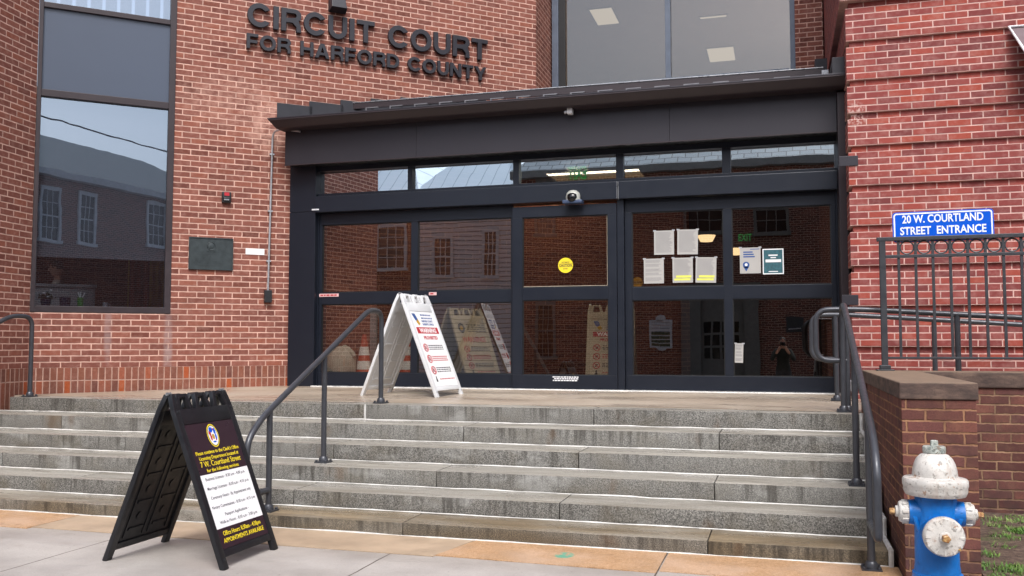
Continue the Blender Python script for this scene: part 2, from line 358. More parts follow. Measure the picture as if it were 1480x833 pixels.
M['orangev'] = plain('orange sticker', 'c08a20', .5)
M['bluesign'] = plain('blue sign sheeting', '0052c6', .4, 0, .04, spec=.2)
M['whiteref'] = plain('white reflective sheeting', 'e4e6ea', .4)
M['galv'] = plain('galvanised conduit', 'b4b6bc', .35, .6, .15, 20)
M['galvd'] = plain('dull zinc clip', '77777c', .5, .5)
M['plaque'] = plain('patinated bronze plaque', '353d40', .5, .35, .25, 14, bump=.2, bs=60)
M['boxblk'] = plain('black device box', '1c1e22', .4)
M['sandstone'] = None
def sandstone():
    k = N('brown sandstone coping'); P = k.obj()
    c = k.ramp(k.noise(k.scaled(P, (1, 1, 3)), 6, 5, .65), [(.3, '3c302c'), (.5, '54433c'), (.7, '6e5a4e')])
    c = k.mix(k.mrange(k.noise(P, 60, 3), .5, .75, 0, .5), c, lin('3a302c'))
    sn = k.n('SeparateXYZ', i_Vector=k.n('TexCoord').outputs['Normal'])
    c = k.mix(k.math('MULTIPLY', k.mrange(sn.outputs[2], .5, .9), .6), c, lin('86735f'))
    return k.bsdf(c, .8, 0, k.noise(P, 40, 5, .7), .5, .008)
M['sandstone'] = sandstone()
def chipped(name, base, under, rust, amt, scale=26, grime=.35):
    k = N(name); P = k.obj()
    c = k.mix(k.mrange(k.noise(P, 4, 5, .65), .35, .65, 0, 1), tuple(v*.72 for v in lin(base)[:3])+(1,), lin(base))
    c = k.mix(k.mrange(k.noise(k.scaled(P, (3, 3, 1)), 6, 5, .7), .48, .72, 0, grime), c, lin(rust))
    n = k.noise(P, scale, 5, .7); n2 = k.noise(P, scale*2.4, 4, .7)
    c = k.mix(k.mrange(n, amt, amt+.04, 0, .85), c, lin(under)); c = k.mix(k.mrange(n2, amt+.02, amt+.06, 0, .8), c, lin(under))
    c = k.mix(k.mrange(k.noise(P, scale*.45, 4, .75), amt+.04, amt+.08, 0, .85), c, lin(rust))
    return k.bsdf(c, k.mrange(n, .3, .7, .3, .55), 0, k.math('ADD', k.noise(P, 38, 4), k.math('MULTIPLY', k.mrange(n, amt, amt+.04), -.4)), .5, .006)
M['hyd_blue'] = chipped('hydrant blue enamel', '0070c4', '16508e', '0c3c70', .64, 18, .3)
M['hyd_white'] = chipped('hydrant white enamel', 'ccc9c4', '86827c', '967a66', .585, 34, .42)
M['hyd_rust'] = chipped('rusted brass nut', 'b89460', '8a5a30', '7a4020', .52, 50, .6)
M['hyd_cap'] = chipped('worn white grey nut', 'b4bab4', '6c7470', '5c4a38', .52, 30)
M['soil'] = None
def soil():
    k = N('bare soil'); P = k.obj()
    c = k.ramp(k.noise(P, 16, 6, .7), [(.3, '3a2e28'), (.5, '5c4a40'), (.72, '7c6a5c')])
    c = k.mix(k.mrange(k.noise(P, 3, 4), .55, .7, 0, .7), c, lin('4c5a2c'))
    return k.bsdf(c, .95, 0, k.noise(P, 30, 6, .7), 1.0, .03)
M['soil'] = soil()
def leafm():
    k = N('grass blades'); c = k.ramp(k.n('ObjectInfo').outputs['Random'], [(0, '3f6a20'), (1, '557f2c')])
    c = k.ramp(k.noise(k.obj(), 9, 3), [(.3, '34561e'), (.5, '547e2c'), (.7, '8ea05c')])
    return k.bsdf(c, .6, 0)
M['grass'] = leafm()
def glass(name, tint, refl, rough=0.0, gl='ffffff'):
    k = N(name); lw = k.n('LayerWeight'); lw.inputs['Blend'].default_value = .25
    fac = k.math('MINIMUM', k.math('ADD', k.math('MULTIPLY', lw.outputs['Fresnel'], .6), refl), .9)
    geo = k.n('NewGeometry'); fac = k.math('MULTIPLY', fac, k.math('SUBTRACT', 1.0, geo.outputs['Backfacing']))
    tr = k.n('BsdfTransparent'); tr.inputs[0].default_value = lin(tint)
    g = k.n('BsdfGlossy'); g.inputs['Roughness'].default_value = rough; g.inputs[0].default_value = lin(gl)
    # slow waviness of real panes
    bn = k.n('Bump'); bn.inputs['Strength'].default_value = .05; bn.inputs['Distance'].default_value = .01
    k.put(bn.inputs['Height'], k.noise(k.obj(), 1.6, 2)); k.t.links.new(bn.outputs[0], g.inputs['Normal'])
    mx = k.n('MixShader'); k.put(mx.inputs[0], fac); k.t.links.new(tr.outputs[0], mx.inputs[1]); k.t.links.new(g.outputs[0], mx.inputs[2])
    k.t.links.new(mx.outputs[0], k.out.inputs[0]); return k.m
M['glass_door'] = glass('door glass', 'e2e0dc', .23)
M['glass_tr'] = glass('coated transom glass', 'd4d2d0', .66, gl='e2ecf4')
M['glass_win'] = glass('tinted window glass', 'e2e4e8', .44, gl='c0cede')
M['glass_up'] = glass('upper window glass', 'c0c0c4', .12)
M['blind'] = plain('grey roller blind', '7c7e86', .8, 0, .04, 2)
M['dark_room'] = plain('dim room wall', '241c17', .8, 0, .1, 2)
M['ceil'] = plain('ceiling tile', '9a9690', .9, 0, .06, 3)
M['paleoffice'] = plain('pale office finish', 'd6d0cc', .9, 0, .04, 3)
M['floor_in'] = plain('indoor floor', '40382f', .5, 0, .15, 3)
M['lamp_on'] = emitter('ceiling light diffuser', 'fff0d4', 9)
M['lamp_dim'] = emitter('ceiling light dim lens', 'd8b890', .55)
M['lamp_on3'] = emitter('cream office light lens', 'ffecc4', .72)
M['lamp_fill'] = emitter('added office fill light', 'fff0d8', 2.9)  # glow of the unseen office lights added to lighten the ceiling
M['exit_on'] = emitter('green exit letters', '0aa850', 1.4)
M['exit_dim'] = emitter('dim green exit letters', '10a050', .3)
M['asphalt'] = plain('asphalt', '3c3c3e', .85, 0, .2, 8, bump=.4, bs=120)
M['clap'] = None
def clapboard():
    k = N('grey clapboard siding'); P = k.obj(); z = k.n('SeparateXYZ', i_Vector=P).outputs[2]
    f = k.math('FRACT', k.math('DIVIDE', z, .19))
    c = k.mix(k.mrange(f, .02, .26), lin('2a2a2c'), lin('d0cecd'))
    return k.bsdf(c, .7, 0, f, .6, .02)
M['clap'] = clapboard()
def seam():
    k = N('standing seam roof'); P = k.obj(); x = k.n('SeparateXYZ', i_Vector=P).outputs[0]
    f = k.math('FRACT', k.math('DIVIDE', x, .55))
    c = k.mix(k.mrange(f, .0, .1), lin('94a4b0'), lin('dce8f0'))
    return k.bsdf(c, .5, .1)
M['seam'] = seam()
def slate():
    k = N('slate roof'); P = k.obj(); b = k.n('TexBrick'); k.put(b.inputs['Vector'], k.scaled(P, (1, 1, 1))); b.inputs['Scale'].default_value = 1
    b.inputs['Brick Width'].default_value = .5; b.inputs['Row Height'].default_value = .3; b.inputs['Mortar Size'].default_value = .02
    b.inputs['Color1'].default_value = lin('76828a'); b.inputs['Color2'].default_value = lin('8c979c'); b.inputs['Mortar'].default_value = lin('3c4246')
    return k.bsdf(b.outputs[0], .6, 0)
M['slate'] = slate()
M['shingle'] = plain('grey roof shingle', '5c6468', .8, 0, .25, 8)
M['trimw'] = plain('white painted trim', 'c4c6c6', .5)
M['stone_trim'] = plain('grey stone trim', '6f6c66', .7)
M['darkpane'] = plain('dark window pane', '14171a', .08)
M['awning'] = plain('mauve brown awning cloth', '6a5a5e', .8, 0, .06, 5)
M['skin'] = plain('skin', 'b98a72', .5); M['hair'] = plain('dark hair', '241c18', .6); M['coat'] = plain('dark green jacket', '1c2420', .8); M['shirt'] = plain('pale blouse', 'a8a49a', .8)
M['cone'] = plain('orange cone plastic', 'a83c1c', .5); M['sack'] = plain('woven white sack', 'a6a29a', .85, 0, .15, 12, bump=.5, bs=40)
M['cream'] = plain('cream plastic', 'b8ac98', .5); M['flagred'] = plain('red flag cloth', '8a2a1c', .8, 0, .3, 9); M['flaggold'] = plain('gold flag cloth', 'b08a30', .8, 0, .3, 9)
M['wood'] = plain('dark wood panel', '3a1e14', .5, 0, .2, 3); M['desk'] = plain('pale grey laminate', '8c9096', .5); M['green'] = plain('green plastic', '3c8a3a', .4); M['bluep'] = plain('navy plastic', '1c2444', .4)
M['silver'] = plain('brushed silver', 'a4a6aa', .3, .7); M['plant'] = plain('dark leaves', '24381c', .6)
M['dome'] = plain('dark camera dome', '101216', .08)

# ================================================================== GROUND
D = 11.42                                   # plane of the entrance doors
YS = [6.553, 6.963, 7.388, 7.815, 8.249, 8.69]; ZS = [.099, .235, .378, .525, .680, .840]
def struct(mb, name, mat, **k): return tag(mb.build(name, mat, **k), kind='structure')
struct(MB().box((-150, -150, -.6), (150, 150, -.30)), 'ground', M['asphalt'])
struct(MB().box((-60, -8.5, -.295), (60, -.6, -.15)), 'street', M['asphalt'])
struct(MB().box((-60, -.6, -.29), (60, 6.56, -.004)), 'sidewalk', M['walk'])
struct(MB().box((-60, -12.5, -.29), (60, -8.5, 0)), 'far_sidewalk', M['walk'])
st = MB(); 
for a, b in ((-9.5, -5.78), (-2.33, -.80), (-.785, .70)): st.prism([(a, 6.02), (b, 5.97), (b, 6.545), (a+(.12 if a == -2.33 else 0), 6.545)], -.003, .004)
struct(st, 'paving_strip', M['strip'])
struct(MB().prism([(-5.775, 6.02), (-2.335, 5.99), (-2.225, 6.545), (-5.775, 6.545)], -.003, .003), 'pavement_patch', M['tanwalk'])
struct(MB().box((1.16, 3.0, -.2), (8, 8.62, .045)), 'soil', M['soil'])
# grass tufts on the soil
g = MB(); rg = random.Random(5)
def blade(x, y, h, ln, wd, z=.04):
    a = rg.uniform(0, 6.28); dx, dy = math.cos(a), math.sin(a); px, py = -dy*wd, dx*wd
    g.add([(x-px, y-py, z), (x+px, y+py, z), (x+dx*ln*.4+px*.8, y+dy*ln*.4+py*.8, z+h*.7), (x+dx*ln*.4-px*.8, y+dy*ln*.4-py*.8, z+h*.7), (x+dx*ln, y+dy*ln, z+h)], [(0,1,2,3),(3,2,4)])
tufts = [(1.62, 8.25, .13, 60), (1.76, 7.8, .15, 420), (1.55, 7.55, .12, 80), (1.36, 8.35, .08, 35), (1.33, 7.9, .05, 25), (1.28, 6.9, .1, 70), (1.33, 6.5, .16, 170), (1.48, 6.45, .16, 200), (1.62, 6.6, .16, 160), (1.9, 8.3, .22, 200), (1.95, 7.2, .2, 160), (1.25, 6.2, .12, 90), (1.75, 6.35, .2, 200), (1.58, 8.0, .1, 50), (1.45, 7.2, .08, 25)]
for tx, ty, rr, n in tufts:
    for _ in range(int(n*1.8)):
        r_ = rr*rg.random()**.6; a = rg.uniform(0, 6.28)
        if rg.random() < .22: blade(tx+r_*math.cos(a), ty+r_*math.sin(a), rg.uniform(.008, .022), rg.uniform(.012, .028), rg.uniform(.004, .007))
        else: blade(tx+r_*math.cos(a), ty+r_*math.sin(a), rg.uniform(.012, .038), rg.uniform(.02, .055), rg.uniform(.0014, .0028))
tag(g.build('grass', M['grass']), kind='stuff')

# ================================================================== STEPS
XR = .66
steps = thing('stone_steps', 'six worn grey granite steps with white caulked joints below the doors', 'steps', (-4, 6.55, 0))
rows = {0: [581.8, 1021.6], 1: [102.9, 424.9, 808], 2: [3.5, 630.7, 1032], 3: [180.6, 482, 836], 4: [88.7, 669.9, 1039], 5: [527.9, 858]}
ck = MB()
for i in range(6):
    zt, zb = ZS[i], (ZS[i-1] if i else -.05)
    js = [onY(p, 700-22*i, YS[i]).x for p in rows[i]]
    ends = [-10.6 if i < 5 else -8.72] + js + [XR]
    back = YS[i+1]+.06 if i < 5 else 8.99
    for a, b in zip(ends[:-1], ends[1:]):
        o = MB().box((-(b-a)/2+.003, 0, 0), ((b-a)/2-.003, back-YS[i], zt-zb+(.0 if i else 0))).build('granite_block', M['granite_low' if i == 0 else 'granite'], steps, Matrix.Translation(((a+b)/2, YS[i]+rg.uniform(-.003, .003), zb-(0.0 if i else 0))), smooth=True, bevel=.009)
    # white sealant bead where the riser meets the tread below
    zb2 = ZS[i-1] if i else 0
    n = 60; x0 = -10.5; pts = []
    for q in range(n+1):
        x = x0+(XR-x0)*q/n; pts.append((x, YS[i]-.004, zb2+.003+rg.uniform(-.002, .002)))
    ck.tube(pts, [.0075+rg.uniform(-.0035, .003) for _ in pts], 6)
for i in range(6):      # bead running up the brick cheek wall
    ck.tube([(XR, YS[i]-.012, ZS[i-1] if i else 0), (XR, YS[i]-.012, ZS[i]+.01)], .018, 6)
    if i < 5: ck.tube([(XR, YS[i]-.012, ZS[i]+.01), (XR, YS[i+1]-.01, ZS[i]+.01)], .018, 6)
ck.tube([(onY(527.9, 597, 8.69).x, 8.684, ZS[4]), (onY(527.9, 597, 8.69).x, 8.684, ZS[5])], .011, 6)
ck.build('sealant', M['caulk'], steps, smooth=True)
# landing
lz = lambda y: .842+(y-8.99)*.0165
struct(MB().hexa([(-8.95, 8.99, .5), (3.2, 8.99, .5), (3.2, 12, .5), (-6.2, 12, .5)], [(-8.95, 8.99, lz(8.99)), (3.2, 8.99, lz(8.99)), (3.2, 12, lz(12)), (-6.2, 12, lz(12))]), 'landing', M['landing'])

# ================================================================== COURTHOUSE (left wing, slanted wall, rear wall)
court = thing('courthouse', 'brown brick courthouse wing with slanted wall and tall dark corner window', 'building', (-8.9, 9.3, .85))
BZ = lambda z0, z1, u0, u1, y0=0, y1=.32: MB().box((u0, y0, z0), (u1, y1, z1))
UEND = 3.877
wb = MB()
wb.box((-3.25, 0, 1.16), (-1.60, .32, 1.858)); wb.box((-1.60, 0, 1.16), (-.03, .32, 12)); wb.box((-.03, 0, 4.3), (UEND, .32, 12)); wb.box((-3.25, 0, 8.3), (-1.60, .32, 12))
wb.build('wall', M['brick_b'], court, FB)
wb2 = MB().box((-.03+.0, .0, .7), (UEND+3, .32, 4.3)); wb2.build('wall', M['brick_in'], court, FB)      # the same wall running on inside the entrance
MB().box((-3.3, -.004, .80), (-.03, .3, 1.16)).build('soldier_course', M['soldier'], court, FB)
# left return wall A
AO = FB @ Vector((-3.25, 0, 0)); adir = Vector((math.sin(R(7.5)), -math.cos(R(7.5)), 0))
FA = Matrix.Translation(AO) @ Matrix.Rotation(math.atan2(-adir.y, -adir.x), 4, 'Z')     # local x runs away from the viewer, toward the corner
MB().box((-4.5, 0, 1.16), (0.0, .32, 12)).build('wall', M['brick_a'], court, FA)
MB().box((-4.5, -.004, -.1), (0.0, .3, 1.16)).build('soldier_course', M['soldier'], court, FA)
# rear wall around the upper window
YC = 15.0; XA = onY(798, 60, YC).x; XB = onY(1149, 50, YC).x
rw = MB(); rw.box((XA, YC, 4.6), (XB, YC+.3, 5.80)); rw.box((XB, YC-.02, 4.6), (onY(1189, 50, YC).x, YC+.3, 12)); rw.box((XA, YC, 8.2), (XB, YC+.3, 12))
rw.box((onY(1189, 50, YC).x, YC+.25, 4.6), (2.5, YC+.5, 12))
rw.build('wall', M['brick_a'], court)
e = FB @ Vector((UEND, 0, 0))
MB().box((e.x-.45, e.y+.003, 4.6), (e.x, YC+.3, 12)).build('wall', M['brick_a'], court)
# tall corner window in the slanted wall
cw = MB(); uL, uR = -3.247, -1.60
gl, gr = onB(54.5, 300)[0], onB(240.5, 300)[0]
zb0, zb1 = 1.862, onB(150, 443.5)[1]
t0, t1 = onB(62, 138.5)[1], onB(62, 128.5)[1]; q0, q1 = onB(66, 10)[1], onB(66, 2.5)[1]
for a, b, c, d_ in ((uL, gl, zb0, 8.3), (gr, uR, zb0, 8.3), (gl, gr, zb0, zb1), (gl, gr, t0, t1), (gl, gr, q0, q1)):
    y = -.012 if b-a < .3 else -.006
    cw.box((a, y, c), (b, .14, d_))
win = cw.build('corner_window', M['bronze'], court, FB, bevel=.004)
MB().box((gl-.01, .05, zb1-.01), (gr+.01, .058, t0+.01)).build('pane', M['glass_win'], win, FB)
MB().box((gl-.01, .03, t1-.01), (gr+.01, .06, q0+.01)).build('spandrel', M['spandrel'], win, FB)
MB().box((gl-.01, .05, q1-.01), (gr+.01, .058, 8.3)).build('pane', M['glass_win'], win, FB)
zbl = onB(150, 371.3)[1]
MB().box((gl-.01, .12, zbl), (gr+.01, .125, t0+.05)).box((gl, .112, zbl-.02), (gr, .133, zbl+.006)).build('roller_blind', M['blind'], win, FB)
ub = MB()
for k_ in range(9): ub.box((gl+k_*.18, .2, q1), (gl+k_*.18+.14, .205, 8.2))
ub.build('vertical_blind', M['desk'], win, FB)
# upper window in the rear wall
X0, X1, X2, X3 = (onY(p, 60, YC).x for p in (798, 966, 1147, 817))
zw0 = 5.80
uf = MB(); uf.box((XA+.004, YC-.035, zw0), (XA+.115, YC+.12, 8.2)); uf.box((onY(961.5, 60, YC).x, YC-.02, zw0), (onY(969.5, 60, YC).x, YC+.12, 8.2)); uf.box((onY(1142, 60, YC).x, YC-.0195, zw0), (XB, YC+.12, 8.2)); uf.box((XA+.115, YC-.018, zw0), (XB-.1, YC+.1, zw0+.05))
uw = uf.build('upper_window', M['greyframe'], court, bevel=.004)
MB().box((X3+.02, YC+.05, zw0+.02), (XB, YC+.056, 8.2)).build('pane', M['glass_up'], uw)
MB().box((XA+.11, YC+.02, zw0+.02), (X3, YC+.04, 8.2)).build('dark_strip', M['frame_in'], uw)
# office room behind the upper window
rm = MB(); rm.box((-6, YC+.5, 5.2), (4, 30, 5.3)); rm.box((-6, 29.9, 5.3), (4, 30, 7.7)); rm.box((-6.1, YC+.5, 5.3), (-6, 30, 7.7)); rm.box((4, YC+.5, 5.3), (4.1, 30, 7.7))
rm.build('office_wall', M['paleoffice'], court)
MB().box((-6, YC+.3, 7.6), (4, 30, 7.66)).build('office_ceiling', M['paleoffice'], court)
# room behind the corner window
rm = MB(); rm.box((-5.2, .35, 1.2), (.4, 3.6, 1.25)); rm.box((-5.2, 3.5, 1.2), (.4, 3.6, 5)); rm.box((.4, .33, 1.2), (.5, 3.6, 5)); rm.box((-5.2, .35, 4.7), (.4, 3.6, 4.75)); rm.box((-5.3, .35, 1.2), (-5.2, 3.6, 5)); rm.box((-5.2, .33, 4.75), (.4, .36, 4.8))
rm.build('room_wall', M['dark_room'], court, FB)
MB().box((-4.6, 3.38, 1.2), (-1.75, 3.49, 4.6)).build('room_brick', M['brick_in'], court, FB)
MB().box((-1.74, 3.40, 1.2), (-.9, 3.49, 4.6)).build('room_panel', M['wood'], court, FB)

# ------------------------------------------------------------------ lettering on the wall
sign = thing('wall_lettering', 'dark raised letters reading CIRCUIT COURT FOR HARFORD COUNTY on brick wall', 'sign', FB @ Vector((1.1, 0, 5.9)), BANG)
def glyph(ch, q=.205):
    """bold grotesque capital, cap height 1: returns (width, [outlines]) ; later outlines are holes"""
    def el(cx, cy, rx, ry, a0, a1, n=22): return [(cx+rx*math.cos(R(a0+(a1-a0)*i/n)), cy+ry*math.sin(R(a0+(a1-a0)*i/n))) for i in range(n+1)]
    if ch == 'I': return q*1.08, [[(0,0),(q*1.08,0),(q*1.08,1),(0,1)]]
    if ch == 'T': w = .84; return w, [[(w/2-q/2,0),(w/2+q/2,0),(w/2+q/2,1-q*.92),(w,1-q*.92),(w,1),(0,1),(0,1-q*.92),(w/2-q/2,1-q*.92)]]
    if ch == 'H': w = .88; return w, [[(0,0),(q,0),(q,.40),(w-q,.40),(w-q,0),(w,0),(w,1),(w-q,1),(w-q,.40+q*.92),(q,.40+q*.92),(q,1),(0,1)]]
    if ch == 'F': w = .74; return w, [[(0,0),(q,0),(q,.38),(w*.92,.38),(w*.92,.38+q*.92),(q,.38+q*.92),(q,1-q*.92),(w,1-q*.92),(w,1),(0,1)]]
    if ch == 'N': w = .88; return w, [[(0,0),(q,0),(q,.64),(w-q*1.05,0),(w,0),(w,1),(w-q,1),(w-q,.36),(q*1.05,1),(0,1)]]
    if ch == 'Y': w = .94; return w, [[(w/2-q/2,0),(w/2+q/2,0),(w/2+q/2,.40),(w,1),(w-q*1.15,1),(w/2,.60),(q*1.15,1),(0,1),(w/2-q/2,.40)]]
    if ch == 'A': w = 1.0; return w, [[(0,0),(q*1.12,0),(q*1.12+.075,.2),(w-q*1.12-.075,.2),(w-q*1.12,0),(w,0),(w/2+q*.62,1),(w/2-q*.62,1)], [(w/2-.135,.2+q*.80),(w/2+.135,.2+q*.80),(w/2,.78)]]
    if ch == 'U': w = .86; return w, [[(0,1)]+el(w/2,.40,w/2,.42,180,360)+[(w,1),(w-q,1)]+el(w/2,.40,w/2-q,.42-q,360,180)+[(q,1)]]
    if ch == 'O': w = 1.04; return w, [el(w/2,.5,w/2,.52,0,351,40), el(w/2,.5,w/2-q*1.04,.52-q,0,351,40)]
    if ch == 'C': w = 1.0; return w, [el(.52,.5,.52,.52,33,327,40)+el(.52,.5,.52-q*1.04,.52-q,318,42,36)]
    if ch == 'D': w = .90; r = .5; return w, [[(0,0)]+el(w-.5,.5,.5,.5,-90,90)+[(0,1)], [(q,q*.92)]+el(w-.5,.5,.5-q,.5-q*.92,-90,90)+[(q,1-q*.92)]]
    if ch == 'R': w = .88; c = .72; r = .28; return w, [[(0,0),(q,0),(q,.39),(.50,.39)]+[(w-q*1.02,.22),(w-q*.98,.0),(w,.0),(w-.02,.25),(w-.10,.43)]+el(w-.30,c,.30,r,-52,90)+[(0,1)], [(q,.39+q*.86)]+el(w-.31,c-.005,.31-q,r-q*.86,-90,90,12)+[(q,1-q*.92)]]
def letter_mesh(ch, k_, cap, depth):
    w_, loops = glyph(ch); cu = bpy.data.curves.new('g', 'CURVE'); cu.dimensions = '2D'; cu.fill_mode = 'BOTH'; cu.extrude = depth/2; cu.bevel_depth = .002; cu.bevel_resolution = 0
    for lp in loops:
        sp = cu.splines.new('POLY'); sp.points.add(len(lp)-1); sp.use_cyclic_u = True
        for p_, (x, y) in zip(sp.points, lp): p_.co = (x*k_, y*cap, 0, 1)
    o = bpy.data.objects.new('g', cu); COL.objects.link(o); bpy.context.view_layer.update()
    me = bpy.data.meshes.new_from_object(o.evaluated_get(bpy.context.evaluated_depsgraph_get())); bpy.data.objects.remove(o); bpy.data.curves.remove(cu)
    m = MB(); m.v = [v.co.copy() for v in me.vertices]; m.f = [tuple(p.vertices) for p in me.polygons]; bpy.data.meshes.remove(me); return m
def letter_line(text, u0, u1, zb, cap, gap):
    adv = [(ch, .42 if ch == ' ' else glyph(ch)[0]) for ch in text]; tot = sum(a for _, a in adv)+gap*(len(text)-1); k_ = (u1-u0)/tot; x = u0
    for ch, a in adv:
        if ch != ' ': letter_mesh(ch, k_, cap, .042).build('letter', M['letters'], sign, FB @ Matrix.Translation((x, -.040, zb)) @ Matrix.Rotation(R(90), 4, 'X'))
        x += (a+gap)*k_
letter_line('CIRCUIT COURT', -.68, 2.99, 5.893, .325, .13)
letter_line('FOR HARFORD COUNTY', -.685, 2.97, 5.570, .208, .12)

# ------------------------------------------------------------------ small things on the slanted wall
def onwall(name, label, cat, x0, y0, x1, y1):
    a, c = onB(x0, y0); b, d_ = onB(x1, y1)
    t = thing(name, label, cat, FB @ Vector(((a+b)/2, 0, (c+d_)/2)), BANG)
    return t, min(a, b), max(a, b), min(c, d_), max(c, d_)
t, a, b, c, d_ = onwall('bronze_plaque', 'dark bronze memorial plaque with raised emblem on brick wall', 'plaque', 273, 342.5, 336, 391.5)
F = FB @ Matrix.Translation(((a+b)/2, 0, (c+d_)/2)) @ Matrix.Rotation(R(90), 4, 'X'); W_, H_ = b-a, d_-c
MB().box((-W_/2, -H_/2, 0), (W_/2, H_/2, .018)).build('plate', M['plaque'], t, F, bevel=.003)
m = MB(); m.box((-W_/2, -H_/2, .018), (W_/2, -H_/2+.012, .027)); m.box((-W_/2, H_/2-.012, .018), (W_/2, H_/2, .027)); m.box((-W_/2, -H_/2+.012, .018), (-W_/2+.012, H_/2-.012, .027)); m.box((W_/2-.012, -H_/2+.012, .018), (W_/2, H_/2-.012, .027)); m.build('border', M['plaque'], t, F)
m = MB(); m.T = Matrix.Translation((0, .105, .02)); m.ring(.052, .006); m.lathe([(.045, -.002), (.043, .002), (.02, .008)], 24); m.disc(-.045, -.055, .012, .02, -.002, .006); m.disc(.045, -.055, .012, .02, -.002, .006); m.box((-.02, -.06, -.002), (.02, -.05, .006)); m.build('emblem', M['plaque'], t, F, smooth=True)
m = MB()
for i in range(7):
    x = -.2
    while x < .18:
        l = rg.uniform(.02, .05); m.box((x, .02-i*.03, .017), (min(x+l, .2), .028-i*.03, .0205)); x += l+.012
m.build('inscription', M['plaque'], t, F)
t, a, b, c, d_ = onwall('wall_label', 'small blank white label stuck on brick beside the plaque', 'label', 355, 359, 382, 369)
MB().box((-(b-a)/2, -(d_-c)/2, 0), ((b-a)/2, (d_-c)/2, .006)).build('plate', M['paper'], t, FB @ Matrix.Translation(((a+b)/2, 0, (c+d_)/2)) @ Matrix.Rotation(R(90), 4, 'X'), bevel=.001)
t, a, b, c, d_ = onwall('key_box', 'small black wall box with red tag above the plaque', 'key box', 319.5, 277, 334, 295)
F = FB @ Matrix.Translation(((a+b)/2, 0, (c+d_)/2)) @ Matrix.Rotation(R(90), 4, 'X')
MB().box((-.06, -.075, 0), (.06, .075, .05)).build('body', M['boxblk'], t, F, bevel=.012, seg=3, smooth=True)
MB().box((-.045, -.05, .05), (.045, .0, .075)).build('cover', M['boxblk'], t, F, bevel=.012, seg=3, smooth=True)
MB().box((-.038, -.045, .0755), (.03, -.03, .078)).build('lock_plate', M['silver'], t, F)
MB().box((-.03, .02, .05), (.035, .066, .056)).build('tag', M['red'], t, F)
# conduit
t = thing('conduit', 'thin galvanised conduit running down brick wall to a black box', 'conduit', FB @ Vector((-.35, 0, 2.1)), BANG)
u1, z1 = onB(386.5, 420); u2, z2 = onB(393, 205); u3, z3 = onB(432, 189)
fp = FBi @ onY(433, 190, 11.09)
pts = [(u1, -.035, z1), ((u1+u2)/2, -.035, (z1+z2)/2), (u2, -.035, z2)]
q0_ = Vector((u2, -.035, z2)); q1_ = Vector((u2+.005, -.04, z2+.17)); q2_ = FBi @ onY(398, 184.5, 11.08); q3_ = FBi @ onY(434, 190.5, 11.078)
for i in range(1, 13):
    s = i/12; pts.append(q0_*(1-s)**3+q1_*3*s*(1-s)**2+q2_*3*s*s*(1-s)+q3_*s**3)
MB().tube(pts, .014, 10).build('pipe', M['galv'], t, FB, smooth=True)
MB().box((u1-.05, -.07, z1-.17), (u1+.05, 0, z1)).build('junction_box', M['boxblk'], t, FB, bevel=.005)
for z in (2.6, 3.3, 4.1): uu = u1+(u2-u1)*(z-z1)/(z2-z1); MB().box((uu-.03, -.045, z), (uu+.03, 0, z+.02)).build('strap', M['galv'], t, FB)
# wall lamp at the very top
t, a, b, c, d_ = onwall('wall_lamp', 'dark lamp fixture on brick above the lettering, cut by frame top', 'lamp', 474, -14, 498, 9)
F = FB @ Matrix.Translation(((a+b)/2, 0, d_-.2))
MB().box((-.09, -.05, -.12), (.09, 0, .25)).build('back_plate', M['boxblk'], t, F, bevel=.01)
MB().add([(-.13, -.05, -.14), (.13, -.05, -.14), (.11, -.2, -.10), (-.11, -.2, -.10), (-.13, -.05, .12), (.13, -.05, .12), (.09, -.12, .12), (-.09, -.12, .12)], [(3,2,1,0),(4,5,6,7),(0,1,5,4),(1,2,6,5),(2,3,7,6),(3,0,4,7)]).build('housing', M['letters'], t, F, bevel=.006)

# ================================================================== ENTRANCE
ent = thing('entrance_vestibule', 'dark metal and glass entrance with sliding doors and canopy', 'entrance', (-3, D, .88))
bx = lambda m, x0, z0, x1, z1, y0, y1: m.box((x0, y0, z0), (x1, y1, z1))
Xp = lambda px, y=400, Y=D: onY(px, y, Y).x
Zp = lambda px, y, Y=D: onY(px, y, Y).z
lzD = lz(D)
XL, XRt = -6.59, .655
# left column with a splice, right column
XC2 = Xp(455.5, 330, D-.10)
m = MB(); bx(m, XL, 3.30, XC2, 4.0, D-.10, D+.25); bx(m, XL, lzD-.03, XC2, 3.296, D-.10, D+.25); m.build('column', M['frame'], ent, bevel=.004)
m = MB(); bx(m, .655, lzD-.03, .748, 4.36, 11.02, 11.6); m.build('column', M['gutter'], ent, bevel=.004)
# transom frame
zt1, zt0, zh0 = 3.869, 3.553, Zp(450, 308, D-.1)
cols = [(454.7, 590.5), (597.2, 742.4), (750.8, 890.8), (901.1, 1043.8), (1056.4, 1210.2)]
tx = [(Xp(a, 250), Xp(b, 250)) for a, b in cols]
m = MB(); bx(m, XC2, zt1, XRt, 4.02, D-.03, D+.12); bx(m, XC2, zt0-.05, XRt, zt0, D-.03, D+.12)
edges = [XC2] + [v for p in tx for v in p] + [XRt]
for i in range(0, len(edges), 2):
    if edges[i+1]-edges[i] > .004: bx(m, edges[i], zt0, edges[i+1], zt1, D-.03, D+.12)
tr = m.build('transom_window', M['frame'], ent, bevel=.003)
for a, b in tx: bx(MB(), a-.01, zt0-.01, b+.01, zt1+.01, D+.03, D+.038).build('pane', M['glass_tr'], tr)
